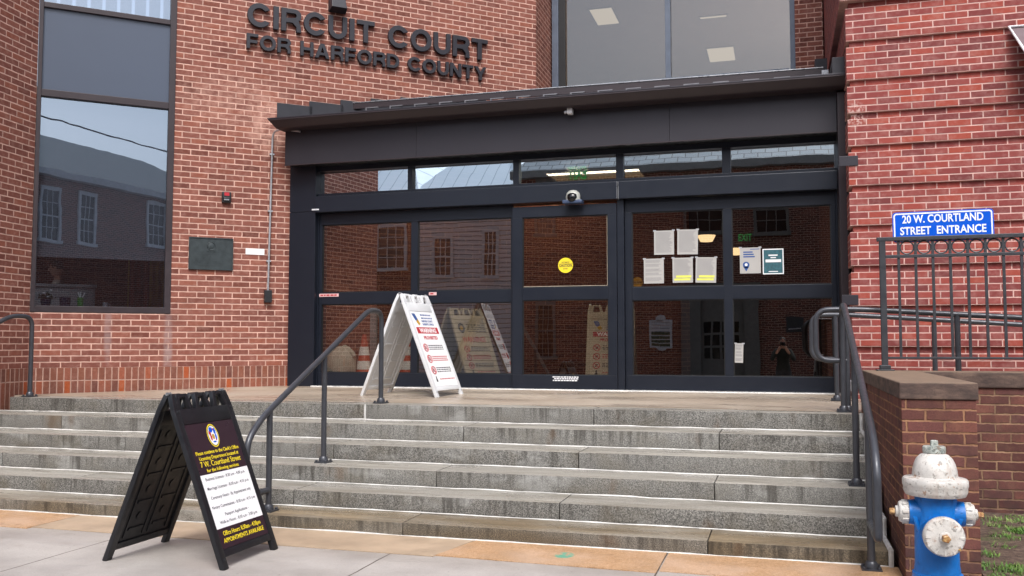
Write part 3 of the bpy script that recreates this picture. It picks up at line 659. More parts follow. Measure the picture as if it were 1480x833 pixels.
# operator header, in two lengths
xs = Xp(893, 290, D-.12)
m = MB(); bx(m, XC2, zh0, xs-.012, zt0-.052, D-.13, D+.14); bx(m, xs+.012, zh0, XRt, zt0-.052, D-.13, D+.14); m.build('door_header', M['frame'], ent, bevel=.006)
MB().box((xs-.011, D-.137, zh0), (xs-.006, D+.1, zt0-.055)).box((xs+.006, D-.137, zh0), (xs+.011, D+.1, zt0-.055)).build('header_trim', M['silver'], ent)
# leaves
def leaf(xa, xb, ztop, panes, z4, y, splits, name='sliding_door'):
    """xa..xb outer, panes = list of (x0,x1), z4 = glass top, rail top, rail bottom, glass bottom"""
    m = MB(); g1, r1, r0, g0 = z4
    ed = [xa] + [v for p in panes for v in p] + [xb]
    bx(m, xa, g1, xb, ztop, y, y+.06); bx(m, xa, lzD+.012, xb, g0, y, y+.06); bx(m, ed[1], r0, ed[-2], r1, y+.004, y+.056)
    for i in range(0, len(ed), 2):
        bx(m, ed[i], g0, ed[i+1], g1, y+.002 if 0 < i < len(ed)-2 else y, y+.06)
    o = m.build(name, M['frame'], ent, bevel=.003)
    g_ = MB()
    bd = .012
    for a, b in panes:
        for c, d2 in ((g0, r0), (r1, g1)):
            bx(g_, a, c, a+bd, d2, y+.018, y+.05); bx(g_, b-bd, c, b, d2, y+.018, y+.05); bx(g_, a+bd, c, b-bd, c+bd, y+.018, y+.05); bx(g_, a+bd, d2-bd, b-bd, d2, y+.018, y+.05)
            bx(MB(), a-.005, c-.005, b+.005, d2+.005, y+.03, y+.038).build('pane', M['glass_door'], o)
    g_.build('gasket', M['frame_in'], o)
    return o
z4 = (3.118, 2.171, 2.009, 1.069)
leaf(Xp(461), Xp(741), zh0-.004, [(Xp(465), Xp(594.2)), (Xp(603.3), Xp(739))], z4, D, 0)
leaf(Xp(903.5), Xp(1209.5), zh0-.004, [(Xp(913.4), Xp(1046.4)), (Xp(1058.3), Xp(1202.8))], z4, D, 0)
YD2 = D-.075
z4c = (Zp(800, 313, YD2), Zp(800, 415.5, YD2), Zp(800, 433.5, YD2), Zp(800, 542.5, YD2))
leaf(Xp(740.5, 400, YD2), Xp(891.5, 400, YD2), Zp(800, 297.5, YD2), [(Xp(754.8, 400, YD2), Xp(879, 400, YD2))], z4c, YD2, 0)
a_, b_ = Xp(755.5, 400, YD2), Xp(878.3, 400, YD2)
m = MB(); m.box((b_-.012, YD2+.026, z4c[1]+.005), (b_, YD2+.0295, z4c[0]-.01)); m.box((a_, YD2+.026, z4c[1]+.004), (b_-.0121, YD2+.0295, z4c[1]+.018)); m.box((a_, YD2+.026, z4c[0]-.012), (b_-.0121, YD2+.0295, z4c[0]-.004)); m.build('pane_seal', M['cream'], ent)
for a_, b_, c_ in ((XC2, Xp(461.2), D-.02), (Xp(893.5), Xp(903.2), D-.06), (Xp(1209.8), XRt, D-.02)): bx(MB(), a_, lzD-.02, b_, zh0, c_, D+.14).build('door_jamb', M['frame'], ent, bevel=.003)
MB().box((XC2, D-.16, lzD-.02), (XRt, D+.1, lzD+.010)).build('threshold', M['silver'], ent, bevel=.003)
MB().tube([(XC2, D-.165, lzD-.006), (XRt, D-.165, lzD-.006)], .016, 8).build('threshold_sealant', M['caulk'], ent, smooth=True)
# fascia, soffit, gutter
YF = 11.1; zf0, zf1 = 3.921, 4.40
xf0 = Xp(412, 210, YF); seams = [xf0, Xp(601.5, 200, YF), Xp(967.5, 180, YF), .652]
m = MB()
for a, b in zip(seams[:-1], seams[1:]): bx(m, a+.0015, zf0, b-.0015, zf1+.06, YF, YF+.03)
m.build('fascia', M['fascia'], ent, bevel=.002)
MB().box((xf0+.01, YF+.028, zf0+.015), (.652, D+.2, zf0+.035)).build('soffit', M['frame_in'], ent)
MB().box((xf0-.003, YF-.004, zf0-.004), (.652, YF+.034, zf0+.010)).build('drip_edge', M['gutter'], ent)
# ogee gutter: profile in (y,z), extruded along x, left end cut on the slant
YG = 10.8; zg1, zg0 = 4.505, 4.392
prof = [(YF, zg0), (YG+.10, zg0), (YG+.075, zg0+.015), (YG+.05, zg0+.045), (YG+.012, zg0+.075), (YG, zg1-.022), (YG-.012, zg1-.020), (YG-.012, zg1), (YG+.03, zg1), (YF, zg1)]
n = len(prof); vs = []
for sx in (0, 1):
    for (y, z) in prof:
        xl = Xp(387.5, 171, YG)+(zg1-z)*.62 if sx == 0 else .752
        vs.append((xl, y, z))
MB().add(vs, [tuple(range(n-1, -1, -1)), tuple(range(n, 2*n))]+[(i, (i+1) % n, (i+1) % n+n, i+n) for i in range(n)]).build('gutter', M['gutter'], ent, smooth=True)
m = MB(); m.box((Xp(387, 172, YG), YG-.016, zg1-.004), (.75, YG+.02, zg1+.012)); m.build('gutter_lip', M['fascia'], ent, bevel=.003)
# canopy roof rising to the rear wall
rs = .245; zr = lambda y: 4.50+rs*(y-YG)
xB = lambda y: BP0.x+(y-BP0.y)/math.tan(BANG)      # where the slanted wall stands at depth y
m = MB(); y1 = FB @ Vector((UEND, 0, 0))
poly = [(-6.60, YG+.05), (.72, YG+.05), (.72, YC), (e.x, YC), (e.x, e.y), (-6.58, 11.42)]
m.add([(x, y, zr(y)) for x, y in poly]+[(x, y, zr(y)-.06) for x, y in poly], [tuple(range(6)), tuple(range(11, 5, -1))]+[(i, i+6, (i+1) % 6+6, (i+1) % 6) for i in range(6)])
m.build('canopy_roof', M['roofmetal'], ent)
# step flashing up the slanted wall
for i in range(7):
    u = -.247+i*.455; yb = BP0.y+u*math.sin(BANG); z = zr(yb)
    MB().box((u, -.02, z-.05), (u+.50, -.004+.0015*(i % 2), z+.245)).build('step_flashing', M['roofmetal'], ent, FB, bevel=.003)
MB().box((.55, YC-.6, zr(YC-.6)-.05), (.75, YC-.03, zr(YC-.6)+.4)).build('step_flashing', M['roofmetal'], ent)
MB().box((.60, 10.85, 4.50), (.745, 11.5, 4.72)).build('step_flashing', M['roofmetal'], ent, bevel=.003)
# snow rail with clips
YW = 11.98
za, zc = Zp(507, 150, YW), Zp(507, 158, YW)
zd, ze = Zp(1190, 98.5, YW), Zp(1190, 110, YW)
xa, xd = Xp(507, 154, YW), Xp(1190, 104, YW)
m = MB(); m.hexa([(xa, YW, zc), (xd, YW, ze), (xd, YW+.03, ze), (xa, YW+.03, zc)], [(xa, YW, za), (xd, YW, zd), (xd, YW+.03, zd), (xa, YW+.03, za)])
sr = m.build('snow_rail', M['gutter'], ent)
m = MB(); m.tube([(xa, YW, za+.006), (xd, YW, zd+.006)], .009, 6); m.box((xd-.02, YW-.02, ze-.02), (xd+.06, YW+.05, ze+.07)); m.build('edge_strip', M['silver'], sr)
for k_ in range(17):
    x = xa+.25+k_*.38; zz = (za+zc)/2+(zd-za)*(x-xa)/(xd-xa)-.045
    m = MB(); m.box((x, YW-.03, zz-.01), (x+.2, YW-.005, zz+.004)); m.box((x, YW-.03, zr(YW)), (x+.02, YW+.0, zz-.0101)); m.build('clip', M['galvd'], sr)
# door stickers and labels on the leaves and header
def label_strip(x0, y0, x1, y1, Y, back, ink, n, rows_=1):
    a = onY(x0, y1, Y); b = onY(x1, y0, Y); m = MB().box((a.x, Y-.003, a.z), (b.x, Y, b.z)); o = m.build('door_label', M[back], ent)
    t_ = MB(); h = (b.z-a.z)/rows_
    for r_ in range(rows_):
        x = a.x+.02
        while x < b.x-.03:
            l = rg.uniform(.015, .05); t_.box((x, Y-.0045, a.z+h*(r_+.28)), (min(x+l, b.x-.012), Y-.0025, a.z+h*(r_+.72))); x += l+rg.uniform(.008, .02)
    t_.build('lettering', M[ink], o)
label_strip(461.5, 424.5, 489.5, 429.3, D-.001, 'pink', 'red', 6)
label_strip(620, 422.5, 631, 427, D-.001, 'pink', 'red', 3)
t_ = MB()
for r_, (y_, xa_, xb_) in enumerate(((545, 798.7, 834), (547.5, 801, 833), (550, 799, 833))):
    x = Xp(xa_, y_, YD2); z = Zp(800, y_, YD2)
    while x < Xp(xb_, y_, YD2):
        l = rg.uniform(.015, .04); t_.box((x, YD2-.002, z-.007), (x+l, YD2+.001, z+.007)); x += l+.007
t_.build('door_lettering', M['whiteref'], ent)
a = onY(447.5, 304, D-.103); t_ = MB(); 
for k_ in range(7): t_.box((a.x+.05+k_*.016, D-.132, a.z-.01), (a.x+.062+k_*.016, D-.1285, a.z+.01))
t_.build('maker_label', M['whiteref'], ent)

# ------------------------------------------------------------------ vestibule interior
vin = MB(); 
vin.box((-6.5, D+.3, 4.10), (.72, 17, 4.16))
vin.build('ceiling', M['ceil'], ent)
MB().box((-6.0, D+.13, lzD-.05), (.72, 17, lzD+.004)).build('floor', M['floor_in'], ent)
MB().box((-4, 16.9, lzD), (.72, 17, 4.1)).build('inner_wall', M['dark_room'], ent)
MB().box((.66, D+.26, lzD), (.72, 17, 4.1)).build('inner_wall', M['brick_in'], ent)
def ceiling_light(label, px, py, ppx, ppy, zc, mat, group):
    a = onZ(px, ppy, zc); b = onZ(ppx, py, zc)
    x0, x1 = sorted((a.x, b.x)); y0, y1 = sorted((onZ((px+ppx)/2, py, zc).y, onZ((px+ppx)/2, ppy, zc).y))
    t = thing('ceiling_light', label, 'ceiling light', ((x0+x1)/2, (y0+y1)/2, zc), 0, group)
    if mat == 'lamp_on':
        MB().box((x0, y0, zc-.012), (x1, y0+(y1-y0)*.3, zc-.004)).build('tube', M[mat], t); MB().box((x0, y0+(y1-y0)*.3+.002, zc-.010), (x1, y1, zc-.004)).build('diffuser', M['lamp_dim'], t)
    else: MB().box((x0, y0, zc-.012), (x1, y1, zc-.004)).build('diffuser', M[mat], t)
    m = MB()
    for q in ((x0-.03, y0-.03, x1+.03, y0), (x0-.03, y1, x1+.03, y1+.03), (x0-.03, y0, x0, y1), (x1, y0, x1+.03, y1)): m.box((q[0], q[1], zc-.018), (q[2], q[3], zc-.003))
    m.build('frame', M['trimw'], t)
    return t
ceiling_light('lit rectangular ceiling light seen through the transom behind the exit sign', 800, 246, 925, 258, 4.10, 'lamp_on', 'entrance ceiling lights')
ceiling_light('lit office ceiling light, left of two behind upper window', 864, 11, 884, 35, 7.6, 'lamp_on3', 'office ceiling lights')
ceiling_light('lit office ceiling light, lower right of two behind upper window', 1026, 68, 1060, 88, 7.6, 'lamp_on3', 'office ceiling lights')
for k_, (lx, ly) in enumerate(((-4.7, 12.05), (-2.9, 12.05))):  # two unseen lights added to brighten the brick wall inside
    t = thing('ceiling_light', ('added unseen ceiling light in left corner of the entrance above door header', 'added unseen ceiling light in middle of the entrance above door header')[k_], 'ceiling light', (lx, ly, 4.1), 0, 'entrance ceiling lights')
    MB().box((lx-.5, ly-.16, 4.088), (lx+.5, ly+.16, 4.096)).build('diffuser', M['lamp_on'], t); MB().box((lx-.54, ly-.2, 4.0965), (lx+.54, ly+.2, 4.0995)).build('frame', M['trimw'], t)
ceiling_light('thin lit strip light in the office ceiling, upper right behind upper window', 1012, 22.5, 1050, 25, 7.6, 'lamp_on3', 'office ceiling lights')
for k_, lx in enumerate((1.4, 2.95)):  # extra lights out of view, added to brighten the office ceiling
    t = thing('ceiling_light', ('added unseen office ceiling light beyond right jamb of upper window, nearer one', 'added unseen office ceiling light behind side wall of red brick building')[k_], 'ceiling light', (lx, 18, 7.6), 0, 'office ceiling lights')
    MB().box((lx-.7, 15.6, 7.588), (lx+.7, 19, 7.596)).build('diffuser', M['lamp_fill'], t); MB().box((lx-.74, 15.56, 7.5965), (lx+.74, 19.04, 7.5995)).build('frame', M['trimw'], t)
t = thing('exit_sign', 'green glowing EXIT sign seen reversed through the transom glass', 'exit sign', onY(834, 248, 12.7))
p0 = onY(834, 259, 12.7)
Fx = Matrix.Translation((p0.x, 12.7, p0.z)) @ Matrix.Rotation(R(180), 4, 'Z') @ Matrix.Rotation(R(90), 4, 'X')
MB().txt('EXIT', 0, 0, .19, .27, .004, .03, z=.004).build('lettering', M['exit_on'], t, Fx)
MB().box((-.17, -.03, -.004), (.17, .22, .003)).build('panel', glass('clear acrylic', 'f4f8f6', .03), t, Fx)
MB().box((-.18, .22, -.02), (.18, .27, .02)).build('mount', M['silver'], t, Fx)
pe = onY(1077, 343, 14.5)
t = thing('exit_sign', 'small green exit light deep inside behind right door pane', 'exit sign', pe)
MB().box((-.14, -.03, -.09), (.14, .02, .09)).build('panel', M['boxblk'], t, Matrix.Translation(pe))
MB().txt('EXIT', 0, -.06, .11, .2, .004, .02, z=0).build('lettering', M['exit_dim'], t, Matrix.Translation(pe+Vector((0, -.033, 0))) @ Matrix.Rotation(R(90), 4, 'X'))
for px, py in ((1021, 345), (1064, 364)):
    q = onY(px, py, 15.2); t = thing('wall_sconce', 'dim lit lamp far inside behind the taped notices' if px < 1030 else 'dim lit lamp far inside beside the white pin poster', 'lamp', q)
    MB().lathe([(.10, -.05), (.15, .05)], 20).build('shade', emitter('shade glow %d' % px, 'ffdca8', 1.3), t, Matrix.Translation(q))
    MB().box((-.03, 0, -.02), (.03, .2, .02)).build('arm', M['silver'], t, Matrix.Translation(q))

# ================================================================== RED BRICK BUILDING (right)
YR = 10.6; XRW = Xp(1228, 300, YR)
rb = thing('red_brick_building', 'red brick building with grooved courses beside the entrance', 'building', (XRW, YR, .8))
# courses: four proud courses and one recessed course, period five
per = .0735*5
zb_ = Zp(1226, 163.7, YR); cr = .0735
m = MB(); ks = [-65, -59, -53, -47, -41, -35, -29, -23, -17, -11, -5, 0, 5, 11, 17]     # courses at which a proud band ends
for a_, b_ in zip(ks[:-1], ks[1:]):
    m.box((XRW, YR, zb_+a_*cr), (9, 15.6, zb_+(b_-1)*cr)); m.box((XRW+.035, YR+.035, zb_+(b_-1)*cr), (9, 15.6, zb_+b_*cr))
zt5 = zb_+17*cr
m.box((XRW-.06, YR-.06, zt5), (9, 15.6, zt5+cr)); m.box((XRW-.03, YR-.03, zt5+cr), (9, 15.6, zt5+2*cr)); m.box((XRW-.012, YR-.012, zt5+2*cr), (9, 15.6, 12))
m.build('wall', M['brick_r'], rb)
for (px, py) in ((1234.5, 232), (1235, 433)):
    q = onY(px, py, YR); MB().box((XRW-.10, YR-.012, q.z-.06), (q.x+.04, YR-.002, q.z+.05)).build('metal_bracket', M['fascia'], rb, bevel=.003)
# awning at the right edge
q0 = onY(1458, 41, YR-.03); t = thing('awning', 'corner of a mauve brown awning with white edging at top right', 'awning', q0)
q1 = onY(1483, 76, 10.3)
pts = [q0, Vector((q0.x+2.2, q0.y, q0.z+.0)), Vector((q1.x+2.1, q1.y, q1.z)), q1]
m = MB(); m.hexa([p-Vector((0, 0, .02)) for p in pts], pts); m.hexa([Vector((q1.x, q1.y-.01, q1.z-.25)), Vector((q1.x+2.1, q1.y-.01, q1.z-.25)), Vector((q1.x+2.1, q1.y+.01, q1.z-.25)), Vector((q1.x, q1.y+.01, q1.z-.25))], [Vector((q1.x, q1.y-.01, q1.z-.02)), Vector((q1.x+2.1, q1.y-.01, q1.z-.02)), Vector((q1.x+2.1, q1.y+.01, q1.z-.02)), Vector((q1.x, q1.y+.01, q1.z-.02))])
m.build('canvas', M['awning'], t)
MB().tube([q0+Vector((2.2, -.01, .01)), q0+Vector((0, -.01, .01)), q1+Vector((-.005, 0, .01))], .014, 8).build('edging', M['whiteref'], t, smooth=True)

# ================================================================== RAILINGS
def arc(p, q, r, n=6):          # rounded polyline: list of points with corner radius r
    pass
def rounded(pts, r, n=7):
    pts = [Vector(p) for p in pts]; out = [pts[0]]
    for i in range(1, len(pts)-1):
        a, b, c = pts[i-1], pts[i], pts[i+1]; d1 = (a-b); d2 = (c-b); rr = min(r, d1.length*.48, d2.length*.48)
        s, e_ = b+d1.normalized()*rr, b+d2.normalized()*rr
        for k_ in range(n+1): t_ = k_/n; out.append(s*(1-t_)**2+b*2*t_*(1-t_)+e_*t_*t_)
    out.append(pts[-1]); return out
TR = .026
def base_plate(m, x, y, z):
    m.box((x-.062, y-.062, z), (x+.062, y+.062, z+.012)); m.lathe([(.042, 0), (.040, .03), (.03, .045)], 20, (x, y, z+.012))
    for sx in (-1, 1):
        for sy in (-1, 1): m.lathe([(.012, 0), (.012, .012), (.006, .016)], 8, (x+sx*.047, y+sy*.047, z+.012))
def stair_rail(X, label, ytop, ztop, yend, zend, with_loop=True, posts=((8.86, .842), (7.62, .378), (6.69, .099))):
    t = thing('stair_handrail', label, 'handrail', (X, 8.8, .84), 0, 'steel handrails down the steps')
    ty, tz = posts[0]
    path = [(X, ty, tz+.03), (X, ty, ztop), (X, ty-.30, ztop+.01)]
    path += [(X, yend+.22, zend+.04), (X, yend, zend-.13), (X, yend, zend-.50)]
    lowz = zend-.56
    py, pz = posts[-1]
    path += [(X, yend, lowz), (X, py-.01, lowz)]
    MB().tube(rounded(path, .12), TR, 14).build('rail', M['rail'], t, smooth=True)
    slope = lambda y: ztop+.01+(y-(ty-.30))*((zend+.04)-(ztop+.01))/((yend+.22)-(ty-.30))
    b_ = MB(); base_plate(b_, X, ty, tz); b_.build('base_plate', M['rail'], t, smooth=True)
    for (y, z) in posts[1:]:
        zt_ = min(slope(y), ztop)-.01 if y > yend+.2 else zend-.05
        p_ = MB().tube([(X, y, z+.02), (X, y, zt_)], TR*.95, 14).build('post', M['rail'], t, smooth=True)
        b_ = MB(); base_plate(b_, X, y, z); b_.build('base_plate', M['rail'], p_, smooth=True)
    return t
stair_rail(-4.05, 'dark steel handrail down middle of steps behind black sandwich board', 8.85, 1.80, 6.36, .83)
stair_rail(.53, 'dark steel handrail down right side of steps beside brick pier', 9.0, 1.80, 5.93, .86, posts=((8.92, .842), (7.55, .378), (6.44, 0)))
stair_rail(-8.5, 'dark steel handrail at far left of steps beside brick wall', 8.76, 1.78, 6.3, .83, posts=((8.76, .842), (7.62, .378), (6.69, .099)))
def ramp_rail(Y, label, x0, xpost, ztop, zfar, zb):
    t = thing('ramp_handrail', label, 'handrail', (xpost, Y, zb), 0, 'pair of ramp handrails')
    zl = ztop-.47
    path = [(xpost, Y, zl), (x0, Y, zl), (x0, Y, ztop), (xpost+.1, Y, ztop), (3.1, Y, zfar)]
    MB().tube(rounded(path, .13, 9), TR, 14).build('rail', M['rail'], t, smooth=True)
    for x in (xpost, 1.5, 2.7):
        zt_ = ztop if x == xpost else ztop+(x-xpost-.1)*(zfar-ztop)/(3.0-xpost)
        z = zb if x == xpost else .7
        p_ = MB().tube([(x, Y, z), (x, Y, zt_-.005)], TR*.95, 14).build('post', M['rail'], t, smooth=True)
        b_ = MB(); base_plate(b_, x, Y, z); b_.build('base_plate', M['rail'], p_, smooth=True)
    return t
ramp_rail(8.95, 'steel ramp handrail with looped end behind black fence, nearer of two', .30, .57, 1.78, 1.62, lz(8.95))
ramp_rail(10.25, 'steel ramp handrail close to red brick wall, farther of two', .30, .545, 1.77, 1.60, lz(10.4))

# ================================================================== BRICK PIER, RETAINING WALL, FENCE
pier = thing('brick_pier', 'weathered dark brick pier with sandstone cap beside the steps', 'pier', (.92, 6.2, 0))
PX0, PX1, PY = .70, 1.138, 6.18
MB().box((PX0+.006, PY+.008, -.1), (PX1-.006, 8.60, 1.118)).build('body', M['brick_old'], pier, bevel=.006)
MB().box((PX0-.006, PY-.004, 1.118), (PX1+.006, 8.62, 1.224)).build('coping', M['sandstone'], pier, bevel=.012, seg=3)
ret = thing('retaining_wall', 'low dark brick wall with sandstone top under the iron fence', 'wall', (2.2, 8.65, 0))
MB().box((PX1-.02, 8.62, -.1), (7, 8.92, 1.09)).build('body', M['brick_old2'], ret)
MB().box((PX0-.006, 8.624, 1.118), (PX1+.012, 8.97, 1.2245)).build('coping', M['sandstone'], ret, bevel=.012)
MB().box((PX1+.014, 8.60, 1.09), (7, 8.97, 1.2235)).build('coping', M['sandstone'], ret, bevel=.012)
MB().box((PX0-.02, 8.63, .2), (PX1-.02, 8.92, 1.118)).build('body', M['brick_old'], ret)
YFn = 8.78
zF = 1.224; fz = lambda y: onY(1300, y, YFn).z
zt_ = onY(1277, 345.5, YFn).z; z2_ = onY(1300, 371, YFn).z; zb_ = onY(1300, 517.5, YFn).z
fx0 = onY(1277, 440, YFn).x; pitch = .1405; bx0 = onY(1300.5, 440, YFn).x
fen = thing('iron_fence', 'dark iron fence with a row of rings above thin balusters', 'fence', (1.9, YFn, zF))
m = MB(); m.box((fx0-.026, YFn-.026, zF+.012), (fx0+.026, YFn+.026, zt_-.02)).build('post', M['fence'], fen, bevel=.004)
m = MB(); m.box((fx0-.075, YFn-.06, zF), (fx0+.075, YFn+.06, zF+.012)); m.box((fx0-.045, YFn-.045, zF+.012), (fx0+.045, YFn+.045, zF+.05)); m.build('base_plate', M['fence'], fen, bevel=.006)
xe = 3.2
MB().box((fx0-.045, YFn-.03, zt_-.022), (xe, YFn+.03, zt_+.012)).build('top_rail', M['fence'], fen, bevel=.004)
MB().box((fx0+.0265, YFn-.018, z2_-.014), (xe, YFn+.018, z2_+.014)).build('middle_rail', M['fence'], fen, bevel=.003)
MB().box((fx0+.0265, YFn-.016, zb_-.010), (xe, YFn+.016, zb_+.010)).build('bottom_rail', M['fence'], fen, bevel=.003)
nb = int((xe-bx0)/pitch)
bal = None; rin = None; zc_ = (zt_-.022+z2_+.014)/2; rr_ = min(.0565, (zt_-.022-z2_-.014)/2-.004)
for k_ in range(nb):
    x = bx0+k_*pitch
    if bal is None:
        bal = MB().box((-.011, -.011, zb_+.010), (.011, .011, z2_-.014)).box((-.011, -.011, z2_+.014), (.011, .011, zt_-.022)).build('baluster', M['fence'], fen, Matrix.Translation((x, YFn, 0)))
        rin = MB().ring(rr_, .007, 28, 8).build('ring', M['fence'], fen, Matrix.Translation((x+pitch/2, YFn, zc_)) @ Matrix.Rotation(R(90), 4, 'X'), smooth=True)
    else:
        for src, mx in ((bal, Matrix.Translation((x, YFn, 0))), (rin, Matrix.Translation((x+pitch/2, YFn, zc_)) @ Matrix.Rotation(R(90), 4, 'X'))):
            c_ = src.copy(); COL.objects.link(c_); c_.parent = fen; c_.matrix_parent_inverse = src.matrix_parent_inverse.copy(); c_.matrix_basis = mx
# blue street sign fixed behind the top rail
YS_ = YFn+.045
a = onY(1290.5, 346, YS_); b = onY(1436, 301.5, YS_)
zs0, zs1 = zt_-.03, onY(1360, 304.6, YS_).z; W_, H_ = b.x-a.x, zs1-zs0
t = thing('street_sign', 'blue sign reading 20 W. COURTLAND STREET ENTRANCE above the iron fence', 'sign', ((a.x+b.x)/2, YS_, zs0))
F = Matrix.Translation(((a.x+b.x)/2, YS_, (zs0+zs1)/2)) @ Matrix.Rotation(R(-.5), 4, 'Y') @ Matrix.Rotation(R(90), 4, 'X')
def rrect(w, h, r, n=6):
    o = []
    for cx, cy, a0 in ((w/2-r, h/2-r, 0), (-w/2+r, h/2-r, 90), (-w/2+r, -h/2+r, 180), (w/2-r, -h/2+r, 270)):
        for k_ in range(n+1): q = R(a0+90*k_/n); o.append((cx+r*math.cos(q), cy+r*math.sin(q)))
    return o
MB().prism(rrect(W_, H_, .03), -.003, 0).build('panel', M['bluesign'], t, F)
m = MB(); o1, o2 = rrect(W_-.02, H_-.02, .025), rrect(W_-.044, H_-.044, .016); n = len(o1)
m.add([(p[0], p[1], .0008) for p in o1]+[(p[0], p[1], .0008) for p in o2]+[(p[0], p[1], -.001) for p in o1]+[(p[0], p[1], -.001) for p in o2], [(i, (i+1) % n, (i+1) % n+n, i+n) for i in range(n)]+[(i, i+2*n, (i+1) % n+2*n, (i+1) % n) for i in range(n)]+[(i+n, (i+1) % n+n, (i+1) % n+3*n, i+3*n) for i in range(n)])
m.build('border', M['whiteref'], t, F)
hh = H_*.265
m = MB(); m.txt('20 W. COURTLAND', 0, H_*.135, hh, W_*.80, .0015, .022, z=.0002); m.txt('STREET  ENTRANCE', 0, -H_*.25, hh, W_*.85, .0015, .022, z=.0002); m.build('lettering', M['whiteref'], t, F)

# ================================================================== SANDWICH BOARDS
def aframe(name, label, loc, rz, spread, H, W, mat, dark):
    t = thing(name, label, 'sandwich board', loc, rz, None)
    T0 = wm(t); out = []
    for s in (1, -1):
        base = Matrix.Rotation(0 if s == 1 else math.pi, 4, 'Z')
        top = Vector((.03, 0, H-.03)); bot = Vector((spread/2, 0, 0)); L = (top-bot).length
        Fp = T0 @ base @ frame(bot, (0, 1, 0), top-bot)            # x across, y up the panel, z outward
        w2, d = W/2, .036; m = MB()
        # side stiles with feet, top and bottom rails
        m.box((-w2, 0, -d), (-w2+.055, L-.11, 0)); m.box((w2-.055, 0, -d), (w2, L-.11, 0))
        m.box((-w2+.0551, .075, -d*.9), (w2-.0551, .125, -.0005)); m.box((-w2+.0551, L-.22, -d*.9), (w2-.0551, L-.1102, -.0005))
        # three loop handles at the top
        for c in (-.205, 0, .205):
            hw = .085
            for sx in (-1, 1): m.prism([(c+sx*(hw-.035), L-.1104), (c+sx*hw, L-.1104), (c+sx*(hw-.028), L), (c+sx*(hw-.058), L)], -d, -.001)
            m.box((c-hw+.057, L-.028, -d+.001), (c+hw-.057, L, -.002))
        for sx in (-1, 1): m.prism([(sx*(w2-.055), L-.112), (sx*w2, L-.112), (sx*(w2-.02), L), (sx*(w2-.05), L)], -d, 0)
        fr = m.build('panel_frame', M[mat], t, Fp, bevel=.005, smooth=True)
        m = MB(); m.box((-w2+.04, .11, -.02), (w2-.04, L-.2, -.010))
        # moulded stiffening ribs on the inner face
        for c in (-.125, .125):
            for k_ in range(4):
                y = .20+k_*(L-.48)/3.6
                m.box((c-.075, y, -.029), (c+.075, y+.018, -.0201)); m.lathe([(.03, -.026), (.022, -.0201)], 16, (c, y+.10, 0))
            m.box((c-.105, .15, -.027), (c-.09, L-.26, -.0201)); m.box((c+.09, .15, -.027), (c+.105, L-.26, -.0201))
        m.build('panel_sheet', M[mat], t, Fp)
        m = MB()
        for x in (-w2+.028, w2-.028):
            for y in (.02, L-.17): m.lathe([(.009, -.001), (.009, .004), (.004, .006)], 10, (x, y+.04, 0))
        m.build('bolt', M['galv' if not dark else 'boxblk'], t, Fp)
        m = MB()
        for x in (-w2+.028, w2-.028): m.box((x-.02, -.006, -.034), (x+.02, .02, -.004))
        m.build('foot', M['boxblk' if dark else mat], t, Fp, bevel=.004)
        out.append((Fp, L))
    m = MB()
    for c in (-.29, .29): m.tube([(0, c*W/.64-.02, H-.03), (0, c*W/.64+.02, H-.03)], .012, 10)
    m.build('hinge_pin', M['silver'], t, T0)
    return t, out
def poster(t, Fp, x0, y0, x1, y1, mat, name='poster', z=-.009):
    return MB().box((x0, y0, z), (x1, y1, z+.004)).build(name, M[mat], t, Fp)
# --- black board
t, pn = aframe('sandwich_board', 'black sandwich board on the pavement with plum and white office hours poster', (-3.965, 5.575, 0), 0, .955, 1.155, .665, 'black', True)
Fp, L = pn[0]; w2 = .282; y0, y1 = .128, L-.222; ph = y1-y0
po = poster(t, Fp, -w2, y0, w2, y1, 'maroon')
yb0, yb1 = y0+ph*.155, y0+ph*.585
MB().box((-w2+.002, yb0, -.0049), (w2-.002, yb1, -.0040)).build('white_field', M['paper'], po, Fp)
m = MB(); Z = -.0048
for s_, fy, h, wd in (('Please continue to the Clerk\'s Office', .745, .024, .47), ('Licensing Department located at', .70, .024, .43), ('7 W. Courtland Street', .645, .036, .44), ('for the following services', .60, .023, .35), ('Office Hours: 8:30am - 4:30pm', .095, .028, .42), ('APPOINTMENTS AVAILABLE', .04, .028, .45)):
    m.txt(s_, 0, y0+ph*fy, h*1.12, wd*1.06, .0012, .004, z=Z)
m.build('lettering', M['yellow'], po, Fp)
m = MB(); Z = -.0039
for s_, fy, wd in (('Business Licenses - 8:30 a.m - 4:00 p.m.', .535, .45), ('Marriage Licenses - 8:30 a.m - 4:15 p.m', .46, .47), ('Ceremony Hours - By Appointment only', .385, .455), ('Notary Commissions - 8:30 a.m - 4:15 p.m', .31, .49), ('Passport Applications -', .24, .27), ('Walk-in Hours - 8:30 a.m - 3:00 p.m', .185, .43)):
    m.txt(s_, 0, y0+ph*fy, .022, wd*1.03, .0008, .002, z=Z)
m.build('lettering', M['ink'], po, Fp)
